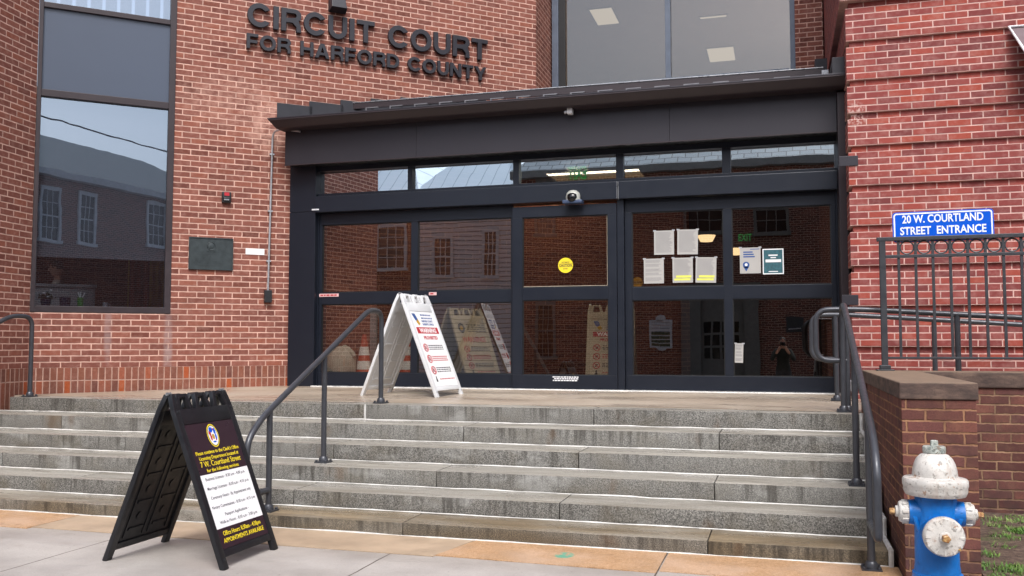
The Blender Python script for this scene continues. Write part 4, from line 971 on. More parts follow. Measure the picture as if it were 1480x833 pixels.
# round county emblem: yellow oval ring, white field, small coloured figures
sy = y0+ph*.885; se = MB().disc(0, sy, .062, .084, -.0051, -.0040).build('emblem', M['yellow'], po, Fp)
MB().disc(0, sy, .055, .075, -.0041, -.0037).build('emblem_ring', M['ink'], se, Fp)
MB().disc(0, sy, .050, .070, -.0038, -.0034).build('emblem_field', M['paper'], se, Fp)
m = MB()
for dx, dy, rx, ry in ((-.03, .02, .012, .02), (.024, -.03, .008, .008), (-.026, -.012, .010, .024), (.008, .045, .012, .008)): m.disc(dx, sy+dy, rx, ry, -.0036, -.0032, 14)
m.build('emblem_figure', M['red'], se, Fp)
m = MB()
for dx, dy, rx, ry in ((-.012, .042, .02, .02), (.026, .03, .012, .022), (.028, -.01, .009, .022), (0, -.045, .02, .006)): m.disc(dx, sy+dy, rx, ry, -.0035, -.0030, 14)
m.build('emblem_figure', M['bluesign'], se, Fp)
m = MB(); m.disc(0, sy-.008, .014, .02, -.0036, -.0029, 14); m.build('emblem_shield', M['flaggold'], se, Fp)
# --- white boards
def warn_board(label, loc, rz, spread, H, W, mat='white', pmat='paper', name='sandwich_board', variant=0):
    t, pn = aframe(name, label, loc, rz, spread, H, W, mat, False)
    Fp, L = pn[0]; w2 = W/2-.055; y0, y1 = .128, L-.222; ph = y1-y0
    po = poster(t, Fp, -w2, y0, w2, y1, pmat); Z = -.0049
    fy = lambda f: y0+ph*f
    if variant == 0:
        m = MB(); m.prism([(-w2+.03, fy(.97)), (-w2+.10, fy(.97)), (-w2+.13, fy(.90)), (-w2+.12, fy(.86)), (-w2+.07, fy(.88))], Z, Z+.001); m.build('logo', M['blueink'], po, Fp)
        m = MB(); m.prism([(-w2+.08, fy(.86)), (-w2+.13, fy(.90)), (-w2+.16, fy(.83)), (-w2+.12, fy(.81))], Z, Z+.0012); m.build('logo_wing', M['flaggold'], po, Fp)
        m = MB()
        for k_, s_ in enumerate(('', '', 'HARFORD COUNTY', "SHERIFF'S OFFICE")):
            yy = fy(.955-.043*k_)
            if s_: m.txt(s_, .07, yy-.012, .026, .27, .0008, .03, z=Z)
            else:
                x = -.05
                while x < .19: l = rg.uniform(.02, .05); m.box((x, yy-.010, Z), (x+l, yy+.008, Z+.0008)); x += l+.012
        m.build('lettering', M['blueink'], po, Fp)
        MB().box((-w2+.03, fy(.70), Z), (w2-.01, fy(.785), Z+.0008)).build('red_band', M['red'], po, Fp)
        MB().txt('WARNING', .01, fy(.715), .055, .40, .0008, .035, z=Z+.0006).build('lettering', M['paper'], po, Fp)
        MB().txt('PROHIBITED', .02, fy(.622), .042, .33, .0008, .035, z=Z).build('lettering', M['red'], po, Fp)
    else:
        MB().disc(-w2+.09, fy(.9), .06, .075, Z, Z+.0008).build('emblem', M['ink'], po, Fp)
        MB().disc(-w2+.09, fy(.9), .035, .04, Z, Z+.0014, 6).build('emblem_star', M['flaggold'], po, Fp)
        m = MB()
        for k_ in range(4):
            x = -.08
            while x < w2-.05: l = rg.uniform(.03, .07); m.box((x, fy(.95-.04*k_), Z), (x+l, fy(.95-.04*k_)+.014, Z+.0008)); x += l+.014
        m.build('lettering', M['ink'], po, Fp)
        MB().txt('WARNING!', 0, fy(.64), .085, .44, .0008, .02, z=Z).build('lettering', M['red'], po, Fp)
    ic = MB(); tx_ = MB(); rd = MB()
    for k_, yy in enumerate((.51, .36, .21)):
        c_ = (-w2+.09, fy(yy)); 
        ic.T = Matrix.Translation((c_[0], c_[1], Z+.001)); ic.ring(.045, .006, 24, 6); ic.prism([(-.034, .024), (-.026, .032), (.034, -.024), (.026, -.032)], -.001, .002)
        tx_.T = Matrix.Identity(4); tx_.prism([(c_[0]-.02, c_[1]-.02), (c_[0]+.012, c_[1]-.014), (c_[0]+.02, c_[1]+.022), (c_[0]-.01, c_[1]+.012)], Z, Z+.0006)
        for j in range(3):
            x = -w2+.17
            while x < w2-.04: l = rg.uniform(.02, .05); (rd if k_ == 1 else tx_).box((x, fy(yy)+.022-.024*j, Z), (min(x+l, w2-.02), fy(yy)+.034-.024*j, Z+.0007)); x += l+.011
    tx_.prism([(-w2+.07, fy(.06)), (-w2+.11, fy(.06)), (-w2+.10, fy(.13)), (-w2+.085, fy(.13))], Z, Z+.0006)
    x = -w2+.17
    while x < w2-.04: l = rg.uniform(.02, .05); rd.box((x, fy(.085), Z), (min(x+l, w2-.02), fy(.085)+.012, Z+.0007)); x += l+.011
    ic.build('prohibition_icon', M['red'], po, Fp); tx_.build('lettering', M['ink'], po, Fp); rd.build('lettering', M['red'], po, Fp)
    return t
warn_board('white sandwich board with red warning poster standing on the landing', (-4.22, 10.12, lz(10.1)), R(-7), 1.03, 1.22, .665)
q = onY(706, 545, D+.95)
warn_board('cream board with gold emblem and WARNING! standing inside left of door', (q.x-.40, q.y+.1, lzD), R(-28), .95, 1.12, .66, 'cream', 'cream', variant=1)
q = onY(868, 545, D+.9)
warn_board('cream warning board inside, cut by the sliding door stile', (q.x+.08, q.y+.42, lzD), R(-84), .95, 1.16, .66, 'cream', 'cream')

# ================================================================== FIRE HYDRANT
HY = 5.35; hp = onY(1352, 720, HY); HX = hp.x
hyd = thing('fire_hydrant', 'blue fire hydrant with chipped white bonnet and white caps', 'fire hydrant', (HX, HY, 0))
HF = Matrix.Translation((HX, HY, 0)); z = lambda y: onY(1352, y, HY).z; pxm = .959*HY-.283*HX; sc = pxm/FPX*.907     # metres per photo pixel at the hydrant
zfl0, zfl1 = z(715), z(688)
MB().lathe([(.20, 0), (.20, .03), (.165, .04), (.155, .06), (.145, .10), (.128, .12), (.124, z(833)), (.123, z(828)), (33.4*sc, z(826)), (33.4*sc, z(822)), (32.3*sc, z(816)), (31.6*sc, z(760)), (31*sc, z(735)), (30.5*sc, z(718)), (30.5*sc, zfl0)], 48).build('barrel', M['hyd_blue'], hyd, HF, smooth=True)
MB().lathe([(44*sc, zfl0), (46*sc, z(711)), (47*sc, z(708)), (46.6*sc, z(704)), (48*sc, z(701)), (48*sc, z(693.5)), (46*sc, z(691)), (36*sc, z(689.5)), (33.5*sc, z(688)), (33*sc, z(684)), (32.2*sc, z(678)), (30*sc, z(670)), (26.5*sc, z(663)), (21*sc, z(657.5)), (14*sc, z(654.5)), (13*sc, z(654))], 56).build('bonnet', M['hyd_white'], hyd, HF, smooth=True)
nu = MB().lathe([(16.5*sc, z(654.5)), (17*sc, z(653)), (17*sc, z(646.5)), (16*sc, z(645)), (9*sc, z(644.3))], 32).build('cap_plate', M['hyd_cap'], hyd, HF, smooth=True)
MB().lathe([(6.4*sc, z(645)), (6*sc, z(637.5)), (4.6*sc, z(636.5))], 5).build('operating_nut', M['hyd_cap'], nu, HF)
def nozzle(s):
    F = HF @ Matrix.Translation((0, 0, z(741.5))) @ Matrix.Rotation(R(90*s), 4, 'Y') @ Matrix.Rotation(R(180) if s < 0 else 0, 4, 'Z')
    MB().lathe([(21*sc, .5*30*sc), (20*sc, 30*sc), (19*sc, 38*sc), (19*sc, 40*sc)], 32).build('nozzle', M['hyd_blue'], hyd, F, smooth=True)
    prof = []; m = MB()
    m.lathe([(17.3*sc, 40.2*sc), (17.5*sc, 43*sc), (16.5*sc, 52*sc), (15*sc, 54.5*sc), (9*sc, 55*sc), (8.6*sc, 59*sc), (4*sc, 60*sc)], 32)
    for k_ in range(8):
        a = R(45*k_+10); m.T = Matrix.Rotation(a, 4, 'Z'); m.box((15.5*sc, -2.4*sc, 41*sc), (18.8*sc, 2.4*sc, 50*sc)); m.T = Matrix.Identity(4)
    cp = m.build('hose_cap', M['hyd_white'], hyd, F, smooth=True, bevel=.002)
    MB().lathe([(5.4*sc, 60*sc), (5.2*sc, 67*sc), (4*sc, 68*sc)], 5).build('cap_nut', M['hyd_rust'], cp, F)
nozzle(-1); nozzle(1)
# pumper nozzle and cap toward the street, turned a little to the right
ang = R(3); F = HF @ Matrix.Translation((0, 0, z(766))) @ Matrix.Rotation(ang, 4, 'Z') @ Matrix.Rotation(R(90), 4, 'X')
MB().lathe([(27*sc, .05), (26*sc, .155), (27*sc, .165)], 36).build('nozzle', M['hyd_blue'], hyd, F, smooth=True)
m = MB(); m.lathe([(28.5*sc, .158), (30*sc, .168), (29.5*sc, .19), (27*sc, .202), (20*sc, .207), (8*sc, .209)], 44)
for k_ in range(12):
    m.T = Matrix.Rotation(R(30*k_), 4, 'Z'); m.box((19*sc, -.005, .200), (27.5*sc, .005, .2075))
m.T = Matrix.Identity(4); m.lathe([(9*sc, .207), (8.6*sc, .216), (6*sc, .219)], 28)
pc = m.build('pumper_cap', M['hyd_white'], hyd, F, smooth=True)
MB().lathe([(6.6*sc, .217), (6.2*sc, .245), (4.6*sc, .248)], 5).build('cap_nut', M['hyd_rust'], pc, F)
MB().prism([(17*sc, -17*sc), (22*sc, -19*sc), (21*sc, -14*sc)], .2065, .2095).build('rust_chip', M['hyd_rust'], pc, F)
# ramp for the shoulders: cast lugs under the side nozzles
m = MB()
for s in (-1, 1): m.hexa([(s*26*sc-.01, -.05, z(768)), (s*26*sc+.01, -.05, z(768)), (s*26*sc+.01, .05, z(768)), (s*26*sc-.01, .05, z(768))], [(s*33*sc-.012, -.07, z(745)), (s*33*sc+.012, -.07, z(745)), (s*33*sc+.012, .07, z(745)), (s*33*sc-.012, .07, z(745))])
m.build('shoulder', M['hyd_blue'], hyd, HF, bevel=.008, smooth=True)

# ================================================================== THINGS ON THE DOORS
def paper(label, x0, y0, x1, y1, kind, tilt=0, grp='notices taped inside the door'):
    Y = D+.0285; a, b = onY(x0, y1, Y), onY(x1, y0, Y); W_, H_ = b.x-a.x, b.z-a.z
    F = Matrix.Translation(((a.x+b.x)/2, Y, (a.z+b.z)/2)) @ Matrix.Rotation(R(tilt), 4, 'Y') @ Matrix.Rotation(R(90), 4, 'X')
    t = thing('notice', label, 'notice', ((a.x+b.x)/2, Y, (a.z+b.z)/2), 0, grp)
    MB().box((-W_/2, -H_/2, -.001), (W_/2, H_/2, 0)).build('sheet', M['teal' if kind == 'teal' else 'notice'], t, F)
    m = MB(); rows_ = 22; x2 = W_/2*.84
    if kind in ('text', 'dense', 'hl'):
        for k_ in range(rows_):
            if kind == 'text' and k_ in (3, 7, 8, 12, 16, 17): continue
            yy = H_/2*.86-k_*H_*.86/rows_; e_ = x2*rg.uniform(.55, 1.0)
            m.box((-x2, yy-.0018, 0), (e_, yy+.0014, .0004))
        m.build('printing', M['inkmid'], t, F)
        if kind == 'hl':
            MB().box((-x2, -H_*.41, .0004), (x2*.9, -H_*.33, .0007)).box((-x2*.8, -H_*.30, .0004), (x2, -H_*.21, .0007)).build('highlight', M['highlight'], t, F)
    elif kind == 'pin':
        m.disc(-W_*.2, -H_*.17, W_*.16, W_*.16, 0, .0005); m.prism([(-W_*.34, -H_*.24), (-W_*.2, -H_*.42), (-W_*.06, -H_*.24)], 0, .0005); m.build('pin_logo', M['blueink'], t, F)
        MB().disc(-W_*.2, -H_*.16, W_*.07, W_*.07, .0005, .0008).build('pin_eye', M['paper'], t, F)
        m = MB()
        for k_ in range(3): m.box((-W_*.33, H_*(.30-.09*k_), 0), (W_*(.12+.05*k_), H_*(.35-.09*k_), .0005))
        m.box((W_*.0, H_*.42, 0), (W_*.44, H_*.45, .0005)); m.build('printing', M['blueink'], t, F)
    elif kind == 'teal':
        bw = .012
        for q in ((-W_/2, -H_/2, W_/2, -H_/2+bw), (-W_/2, H_/2-bw, W_/2, H_/2), (-W_/2, -H_/2+bw, -W_/2+bw, H_/2-bw), (W_/2-bw, -H_/2+bw, W_/2, H_/2-bw)): m.box((q[0], q[1], 0), (q[2], q[3], .0005))
        m.box((-W_*.36, -H_*.03, 0), (W_*.38, H_*.08, .0005)); m.box((-W_*.22, H_*.22, 0), (W_*.22, H_*.27, .0005)); m.box((-W_*.12, H_*.13, 0), (W_*.14, H_*.17, .0005)); m.box((-W_*.22, -H_*.41, 0), (W_*.22, -H_*.38, .0005))
        m.build('printing', M['paper'], t, F)
    if kind != 'teal':
        tp = MB()
        for sx in (-1, 1): tp.box((sx*W_*.47-.018, H_*.47, .0006), (sx*W_*.47+.018, H_*.53, .0010))
        tp.build('tape', M['inkgrey'], t, F)
paper('plain text notice, upper left sheet on right door pane', 945.5, 333, 974, 368.7, 'dense')
paper('plain text notice, upper right sheet beside the door mullion', 979.2, 331.4, 1008.5, 368.3, 'dense', 1)
paper('spaced out notice with heading, lower left sheet by the orange sticker', 930.8, 373.7, 959.3, 410.2, 'text')
paper('notice with yellow highlighted lines, middle sheet of the lower row', 972.3, 372.3, 1001.2, 409, 'hl')
paper('notice with yellow highlighted lines and slight tilt, right end of lower row', 1005.6, 371.6, 1035, 409, 'hl', 1.5)
paper('white poster with a blue map pin', 1069.6, 357.6, 1099.2, 395.7, 'pin', 0)
paper('teal poster with white border', 1102.6, 359.3, 1132.3, 396.8, 'teal', 0)
paper('narrow white slip stuck low beside the right door mullion', 1062.3, 496.5, 1074, 524.5, 'text', 2)
Yd = YD2+.028; q = onY(817.3, 383.7, Yd); t = thing('caution_sticker', 'round yellow sticker reading AUTOMATIC CAUTION DOOR on sliding door', 'sticker', q)
F = Matrix.Translation(q) @ Matrix.Rotation(R(90), 4, 'X'); rs_ = (onY(828.1, 383.7, Yd)-q).length
MB().disc(0, 0, rs_, rs_, -.001, .0).build('disc', M['yellow'], t, F)
m = MB(); m.txt('AUTOMATIC', 0, .030, .018, .105, .0006, .02); m.txt('DOOR', 0, -.052, .018, .06, .0006, .02); m.box((-rs_*.97, -.021, 0), (rs_*.97, -.017, .0006)); m.box((-rs_*.97, .017, 0), (rs_*.97, .021, .0006)); m.txt('CAUTION', 0, -.013, .028, rs_*1.7, .0006, .03); m.build('lettering', M['ink'], t, F)
q = onY(921, 408.7, D+.12); t = thing('round_sticker', 'dull orange round sticker low on the right door pane', 'sticker', q)
F = Matrix.Translation(q) @ Matrix.Rotation(R(90), 4, 'X'); MB().disc(0, 0, .07, .07, -.001, 0).build('disc', M['orangev'], t, F)
m = MB(); m.txt('CAUTION', 0, -.01, .02, .11, .0006, .03); m.box((-.066, -.02, 0), (.066, -.017, .0006)); m.box((-.066, .017, 0), (.066, .02, .0006)); m.build('lettering', M['ink'], t, F)
# dome camera over the sliding door
Yh = D-.13; q = onY(828.5, 291, Yh-.07); t = thing('dome_camera', 'small grey dome camera on a blue bracket above sliding door', 'camera', q)
MB().box((q.x-.125, Yh-.15, q.z-.035), (q.x+.125, Yh-.001, q.z+.01)).build('bracket', plain('blue grey bracket', '3c4a66', .4), t, bevel=.012, smooth=True)
MB().lathe([(.092, 0), (.092, .06), (.08, .098), (.05, .125), (.015, .135)], 36).build('housing', plain('pale camera housing', 'a8aaa4', .4), t, Matrix.Translation((q.x, Yh-.075, q.z+.005)), smooth=True)
MB().lathe([(.066, -.005), (.06, .022), (.04, .040), (.008, .048)], 28).build('lens_dome', M['dome'], t, Matrix.Translation((q.x, Yh-.132, q.z+.045)) @ Matrix.Rotation(R(68), 4, 'X'), smooth=True)
# small light under the gutter
q = onY(823, 162, YF-.09); t = thing('floodlight', 'tiny white light fitting under the canopy gutter', 'light fitting', q)
MB().box((q.x-.025, q.y-.05, q.z-.035), (q.x+.045, q.y+.04, q.z+.04)).build('body', M['white'], t, bevel=.012, smooth=True)
MB().lathe([(.018, 0), (.024, .04)], 16).build('nose', M['galv'], t, Matrix.Translation((q.x-.02, q.y-.02, q.z)) @ Matrix.Rotation(R(-100), 4, 'Y'), smooth=True)
MB().box((q.x-.015, q.y+.03, q.z-.01), (q.x+.03, YF+.002, q.z+.02)).build('arm', M['boxblk'], t)
q = onY(1230, 558, 10.5); t = thing('wall_outlet', 'small pale grey outlet box low behind the ramp handrails', 'outlet', q)
MB().box((q.x-.04, 10.52, q.z-.06), (q.x+.05, 10.60, q.z+.06)).build('box', M['galv'], t, bevel=.006); MB().box((q.x-.03, 10.51, q.z-.05), (q.x+.04, 10.519, q.z+.05)).build('cover', M['galv'], t)

# ================================================================== PEOPLE
def skin_body(name, parent, joints, edges, mats, pick, F=None):
    """joints: {name:(x,y,z,radius)}; grows one continuous body from a skeleton"""
    ks = list(joints); me = bpy.data.meshes.new(name); me.from_pydata([joints[k][:3] for k in ks], [(ks.index(a), ks.index(b)) for a, b in edges], [])
    o = bpy.data.objects.new(name, me); COL.objects.link(o)
    o.modifiers.new('s', 'SKIN'); sb = o.modifiers.new('u', 'SUBSURF'); sb.levels = 2; sb.render_levels = 2
    lay = me.skin_vertices[0].data if me.skin_vertices else None
    if lay is None:
        bm = bmesh.new(); bm.from_mesh(me); bm.verts.layers.skin.verify(); bm.to_mesh(me); bm.free(); lay = me.skin_vertices[0].data
    for i, k_ in enumerate(ks): lay[i].radius = (joints[k_][3],)*2; lay[i].use_root = (i == 0)
    bpy.context.view_layer.update()
    m2 = bpy.data.meshes.new_from_object(o.evaluated_get(bpy.context.evaluated_depsgraph_get()))
    bpy.data.objects.remove(o); bpy.data.meshes.remove(me)
    for m_ in mats: m2.materials.append(M[m_])
    for p in m2.polygons: p.material_index = pick(p.center); p.use_smooth = True
    m2.name = name; o = bpy.data.objects.new(name, m2); COL.objects.link(o)
    if F is not None: o.matrix_basis = F
    o.parent = parent; o.matrix_parent_inverse = wm(parent).inverted(); return o
def head(parent, c, F, yaw=0, hair='hair'):
    H = F @ Matrix.Translation(c) @ Matrix.Rotation(yaw, 4, 'Z')
    m = MB(); m.T = Matrix.Diagonal((.075, .095, .115, 1)); m.lathe([(math.sin(math.pi*i/12)+.001, -math.cos(math.pi*i/12)) for i in range(13)], 20); m.T = Matrix.Identity(4)
    m.hexa([(-.014, .085, -.03), (.014, .085, -.03), (.01, .08, .03), (-.01, .08, .03)], [(-.014, .115, -.028), (.014, .115, -.028), (.006, .10, .02), (-.006, .10, .02)])
    for s in (-1, 1): m.box((s*.072, -.012, -.03), (s*.084, .018, .03))
    m.build('head', M['skin'], parent, H, smooth=True)
    m = MB()
    for s in (-1, 1): m.lathe([(.011, -.004), (.008, .004)], 10, (s*.03, .09, .018))
    m.box((-.025, .088, -.052), (.025, .092, -.046)); m.build('face', M['hair'], parent, H)
    m = MB(); m.T = Matrix.Translation((0, -.014, .022)) @ Matrix.Diagonal((.081, .098, .105, 1)); m.lathe([(math.sin(math.pi*i/12)+.001, -math.cos(math.pi*i/12)) for i in range(5, 13)], 20); m.build('hair', M[hair], parent, H, smooth=True)
J = {'pelvis': (0, 0, .86, .13), 'waist': (0, 0, 1.0, .13), 'chest': (0, .01, 1.2, .16), 'neck': (0, .02, 1.36, .06), 'top': (0, .05, 1.43, .05),
     'ls': (-.17, .01, 1.27, .075), 'le': (-.26, .14, 1.06, .055), 'lw': (-.09, .27, 1.33, .035), 'lh': (-.05, .29, 1.40, .035),
     'rs': (.17, .01, 1.27, .075), 're': (.26, .14, 1.06, .055), 'rw': (.09, .27, 1.33, .035), 'rh': (.05, .29, 1.40, .035),
     'lt': (-.10, 0, .78, .10), 'lk': (-.11, .02, .45, .065), 'la': (-.11, -.02, .09, .045), 'lf': (-.12, .12, .04, .04),
     'rt': (.10, 0, .78, .10), 'rk': (.11, .02, .45, .065), 'ra': (.11, -.02, .09, .045), 'rf': (.12, .12, .04, .04)}
ED = [('pelvis', 'waist'), ('waist', 'chest'), ('chest', 'neck'), ('neck', 'top'), ('chest', 'ls'), ('ls', 'le'), ('le', 'lw'), ('lw', 'lh'), ('chest', 'rs'), ('rs', 're'), ('re', 'rw'), ('rw', 'rh'), ('pelvis', 'lt'), ('lt', 'lk'), ('lk', 'la'), ('la', 'lf'), ('pelvis', 'rt'), ('rt', 'rk'), ('rk', 'ra'), ('ra', 'rf')]
ph_ = thing('person', 'person in dark jacket photographing, seen mirrored in right door glass', 'person', (.02, -.44, 0))
PF = Matrix.Translation((.02, -.44, 0))
def pick1(c): return 0 if (c.z > 1.345 and c.y < .2) or (c.y > .255) else (1 if c.z > .82 else 2)
skin_body('body', ph_, J, ED, ['skin', 'coat', 'ink'], pick1, PF)
head(ph_, (0, .07, 1.50), PF)
ct = thing('photo_camera', 'dark camera held up by the person mirrored in right door', 'camera', (.02, -.16, 1.42))
MB().box((-.045, -.21, 1.415), (.085, -.14, 1.50)).build('camera_body', M['boxblk'], ct, bevel=.008)
MB().lathe([(.032, 0), (.034, .055)], 20).build('lens', M['dome'], ct, Matrix.Translation((.02, -.14, 1.455)) @ Matrix.Rotation(R(-90), 4, 'X'))

# ================================================================== INSIDE THE CORNER WINDOW
def inB(u, v, z): return FB @ Vector((u, v, z))
def throughB(x, y, v):
    q = FBi.to_3x3() @ ray(x, y); e_ = FBi @ EYE; p = e_ + q*((v-e_.y)/q.y); return p
zfl = 1.25
p0, p1 = throughB(54, 409, 1.3), throughB(140, 412, 1.3)
t = thing('desk', 'pale grey desk behind the tall corner window', 'desk', inB((p0.x+p1.x)/2, 1.5, zfl), BANG)
zd_ = p1.z
MB().box((p0.x-.3, 1.3, zd_-.04), (p1.x, 2.0, zd_)).build('top', M['desk'], t, FB, bevel=.004)
MB().box((p0.x-.3, 1.32, zd_-.30), (p1.x-.02, 1.34, zd_-.041)).build('modesty_panel', M['desk'], t, FB); MB().box((p1.x-.06, 1.32, zfl), (p1.x-.02, 1.98, zd_-.041)).build('leg', M['desk'], t, FB); MB().box((p0.x-.25, 1.32, zfl), (p0.x-.21, 1.98, zd_-.041)).build('leg', M['desk'], t, FB)
sl_ = MB().box((-3.1, .16, zb1-.06), (-1.7, .5, zb1-.005)); t = thing('window_shelf', 'dark inner window shelf holding small office items', 'shelf', inB(-2.4, .3, 1.9), BANG); sl_.build('board', M['wood'], t, FB)
zs_ = zb1-.004
def item(name, label, cat, px, fn):
    p = throughB(px, 440, .30); t = thing(name, label, cat, inB(p.x, .30, zs_), BANG); fn(t, FB @ Matrix.Translation((p.x, .30, zs_)))
def f_green(t, F): MB().lathe([(.035, 0), (.037, .12), (.034, .13)], 20).build('cup', M['green'], t, F, smooth=True); MB().tube([(0, 0, .1), (-.03, .01, .2)], .006, 6).tube([(.01, 0, .1), (.05, .01, .19)], .006, 6).tube([(.0, .01, .1), (.0, .02, .2)], .006, 6).build('pens', M['paper'], t, F)
def f_blue(t, F): MB().lathe([(.06, 0), (.07, .13), (.066, .13), (.056, .01)], 24).build('pot', M['bluep'], t, F, smooth=True); MB().disc(0, 0, .056, .056, .1, .11).build('filling', M['soil'], t, F)
def f_plant(t, F):
    MB().lathe([(.05, 0), (.065, .1), (.06, .1), (.045, .01)], 20).build('pot', M['bluep'], t, F, smooth=True); m = MB()
    for _ in range(40):
        a, b = rg.uniform(0, 6.28), rg.uniform(.2, 1.2); l = rg.uniform(.06, .12); c = (math.cos(a)*math.cos(b)*l, math.sin(a)*math.cos(b)*l*.7, .1+math.sin(b)*l)
        m.add([(0, 0, .09), (c[0]+.012, c[1], c[2]-.02), c, (c[0]-.012, c[1], c[2]-.02)], [(0, 1, 2, 3)])
    m.build('foliage', M['plant'], t, F); m = MB()
    for _ in range(3): m.lathe([(.012, -.01), (.016, 0), (.012, .01)], 10, (rg.uniform(-.06, .08), -.04, rg.uniform(.13, .22)))
    m.build('flower', M['paper'], t, F)
def f_white(t, F): MB().lathe([(.03, 0), (.032, .07), (.028, .07)], 18).build('cup', M['desk'], t, F, smooth=True); MB().ring(.018, .004, 16, 6).build('handle', M['desk'], t, F @ Matrix.Translation((.04, 0, .035)) @ Matrix.Rotation(R(90), 4, 'X'))
item('potted_plant', 'dark potted plant with white flowers on the inner window shelf', 'plant', 66, f_plant)
item('flower_pot', 'navy pot in the middle of the inner window shelf', 'pot', 94, f_blue)
item('pen_cup', 'green pen cup on the inner window shelf', 'pen cup', 116, f_green)
item('mug', 'small pale mug toward the right of the window shelf', 'mug', 152, f_white)
def flag(px, label, mat):
    p = throughB(px, 440, 2.6); t = thing('flag', label, 'flag', inB(p.x, 2.6, zfl), BANG); F = FB @ Matrix.Translation((p.x, 2.6, zfl))
    MB().lathe([(.14, 0), (.12, .03), (.02, .05)], 20).tube([(0, 0, .04), (0, 0, 2.4)], .013, 8).build('pole', M['flaggold'], t, F)
    m = MB(); n = 14; vs = []
    for j in (0, 1):
        for k_ in range(n+1): x = .01+.022*k_; vs.append((x, .05*math.sin(k_*1.5)*(1-.3*j), .55+.02*k_ if j == 0 else 2.3))
    m.add(vs+[(v[0], v[1]+.008, v[2]) for v in vs], [(k_, k_+1, k_+n+2, k_+n+1) for k_ in range(n)]+[(k_+2*n+2, k_+3*n+3, k_+3*n+4, k_+2*n+3) for k_ in range(n)])
    m.build('cloth', M[mat], t, F, smooth=True)
flag(185, 'red flag on gold pole behind right side of corner window', 'flagred')
flag(211, 'gold flag on pole behind right edge of corner window', 'flaggold')
pp = throughB(87, 410, 1.95)
sp_ = thing('person', 'seated person in pale blouse with dark hair behind corner window', 'person', inB(pp.x, 2.25, zfl), BANG)
SF = FB @ Matrix.Translation((pp.x, 2.25, zfl)) @ Matrix.Rotation(R(80), 4, 'Z')
hz_ = throughB(86, 391, 2.25).z-zfl
k1 = hz_-.62
JS = {'pelvis': (0, 0, k1-.0, .14), 'waist': (0, .0, k1+.14, .13), 'chest': (0, .01, k1+.34, .15), 'neck': (0, .03, k1+.48, .055), 'top': (0, .05, k1+.55, .05),
      'ls': (-.17, .02, k1+.41, .07), 'le': (-.22, .12, k1+.18, .05), 'lw': (-.14, .32, k1+.14, .034), 'lh': (-.12, .38, k1+.14, .03), 'rs': (.17, .02, k1+.41, .07), 're': (.22, .12, k1+.18, .05), 'rw': (.14, .32, k1+.14, .034), 'rh': (.12, .38, k1+.14, .03),
      'lk': (-.11, .42, k1+.02, .075), 'la': (-.11, .42, .08, .045), 'lf': (-.11, .54, .04, .04), 'rk': (.11, .42, k1+.02, .075), 'ra': (.11, .42, .08, .045), 'rf': (.11, .54, .04, .04)}
EDS = [('pelvis', 'waist'), ('waist', 'chest'), ('chest', 'neck'), ('neck', 'top'), ('chest', 'ls'), ('ls', 'le'), ('le', 'lw'), ('lw', 'lh'), ('chest', 'rs'), ('rs', 're'), ('re', 'rw'), ('rw', 'rh'), ('pelvis', 'lk'), ('lk', 'la'), ('la', 'lf'), ('pelvis', 'rk'), ('rk', 'ra'), ('ra', 'rf')]
skin_body('body', sp_, JS, EDS, ['skin', 'shirt', 'ink'], lambda c: 0 if c.z > k1+.47 or c.y > .33 and c.z > k1+.1 else (1 if c.z > k1+.05 else 2), SF)
head(sp_, (0, .06, k1+.64), SF)
ch = thing('office_chair', 'dark chair under the seated person behind corner window', 'chair', inB(pp.x, 2.25, zfl), BANG)
MB().box((-.24, -.22, k1-.2), (.24, .25, k1-.13)).build('seat', M['boxblk'], ch, SF, bevel=.02); MB().box((-.22, -.27, k1-.05), (.22, -.22, k1+.3)).build('backrest', M['boxblk'], ch, SF, bevel=.02)
MB().tube([(0, 0, .06), (0, 0, k1-.2)], .03, 10).box((-.28, -.03, .0), (.28, .03, .06)).box((-.03, -.28, .001), (.03, .28, .059)).build('base', M['boxblk'], ch, SF)

# ================================================================== INSIDE THE ENTRANCE
q = onY(492, 540, D+.30); t = thing('sack', 'full pale woven sack standing inside left door pane', 'sack', (q.x, q.y, lzD))
m = MB(); pr = [(.02, .0), (.17, .0), (.20, .05), (.20, .18), (.205, .30), (.185, .40), (.14, .48), (.09, .52), (.06, .55), (.01, .55)]
m.lathe([(r*1.05, z) for r, z in pr], 28)
for i, v in enumerate(m.v): a = math.atan2(v.y, v.x); k_ = 1+.06*math.sin(5*a+v.z*9)+.04*math.sin(9*a-v.z*14); m.v[i] = Vector((v.x*k_+v.z*.05, v.y*k_, v.z))
m.build('bag', M['sack'], t, Matrix.Translation((q.x, q.y, lzD)), smooth=True)
MB().tube([(.05, 0, .52), (.12, -.02, .50), (.20, -.03, .44), (.23, -.03, .40)], [.05, .045, .04, .03], 10).build('neck', M['sack'], t, Matrix.Translation((q.x, q.y, lzD)), smooth=True)
def cone(px, Y, label):
    q = onY(px, 540, Y); t = thing('traffic_cone', label, 'traffic cone', (q.x, Y, lzD), 0, 'traffic cones inside the entrance'); F = Matrix.Translation((q.x, Y, lzD))
    MB().box((-.19, -.19, 0), (.19, .19, .035)).build('base', M['cone'], t, F, bevel=.012)
    r_ = lambda z: .135-.105*(z-.035)/.68
    MB().lathe([(r_(.035)+.02, .035), (r_(.05), .06), (r_(.70), .70), (.022, .715)], 32).build('body', M['cone'], t, F, smooth=True)
    for a, b in ((.22, .34), (.42, .54)): MB().lathe([(r_(a)+.003, a), (r_(b)+.003, b)], 32, cap=False).build('reflective_band', M['whiteref'], t, F, smooth=True)
cone(526, D+.45, 'orange and white traffic cone inside left door pane beside the sack')
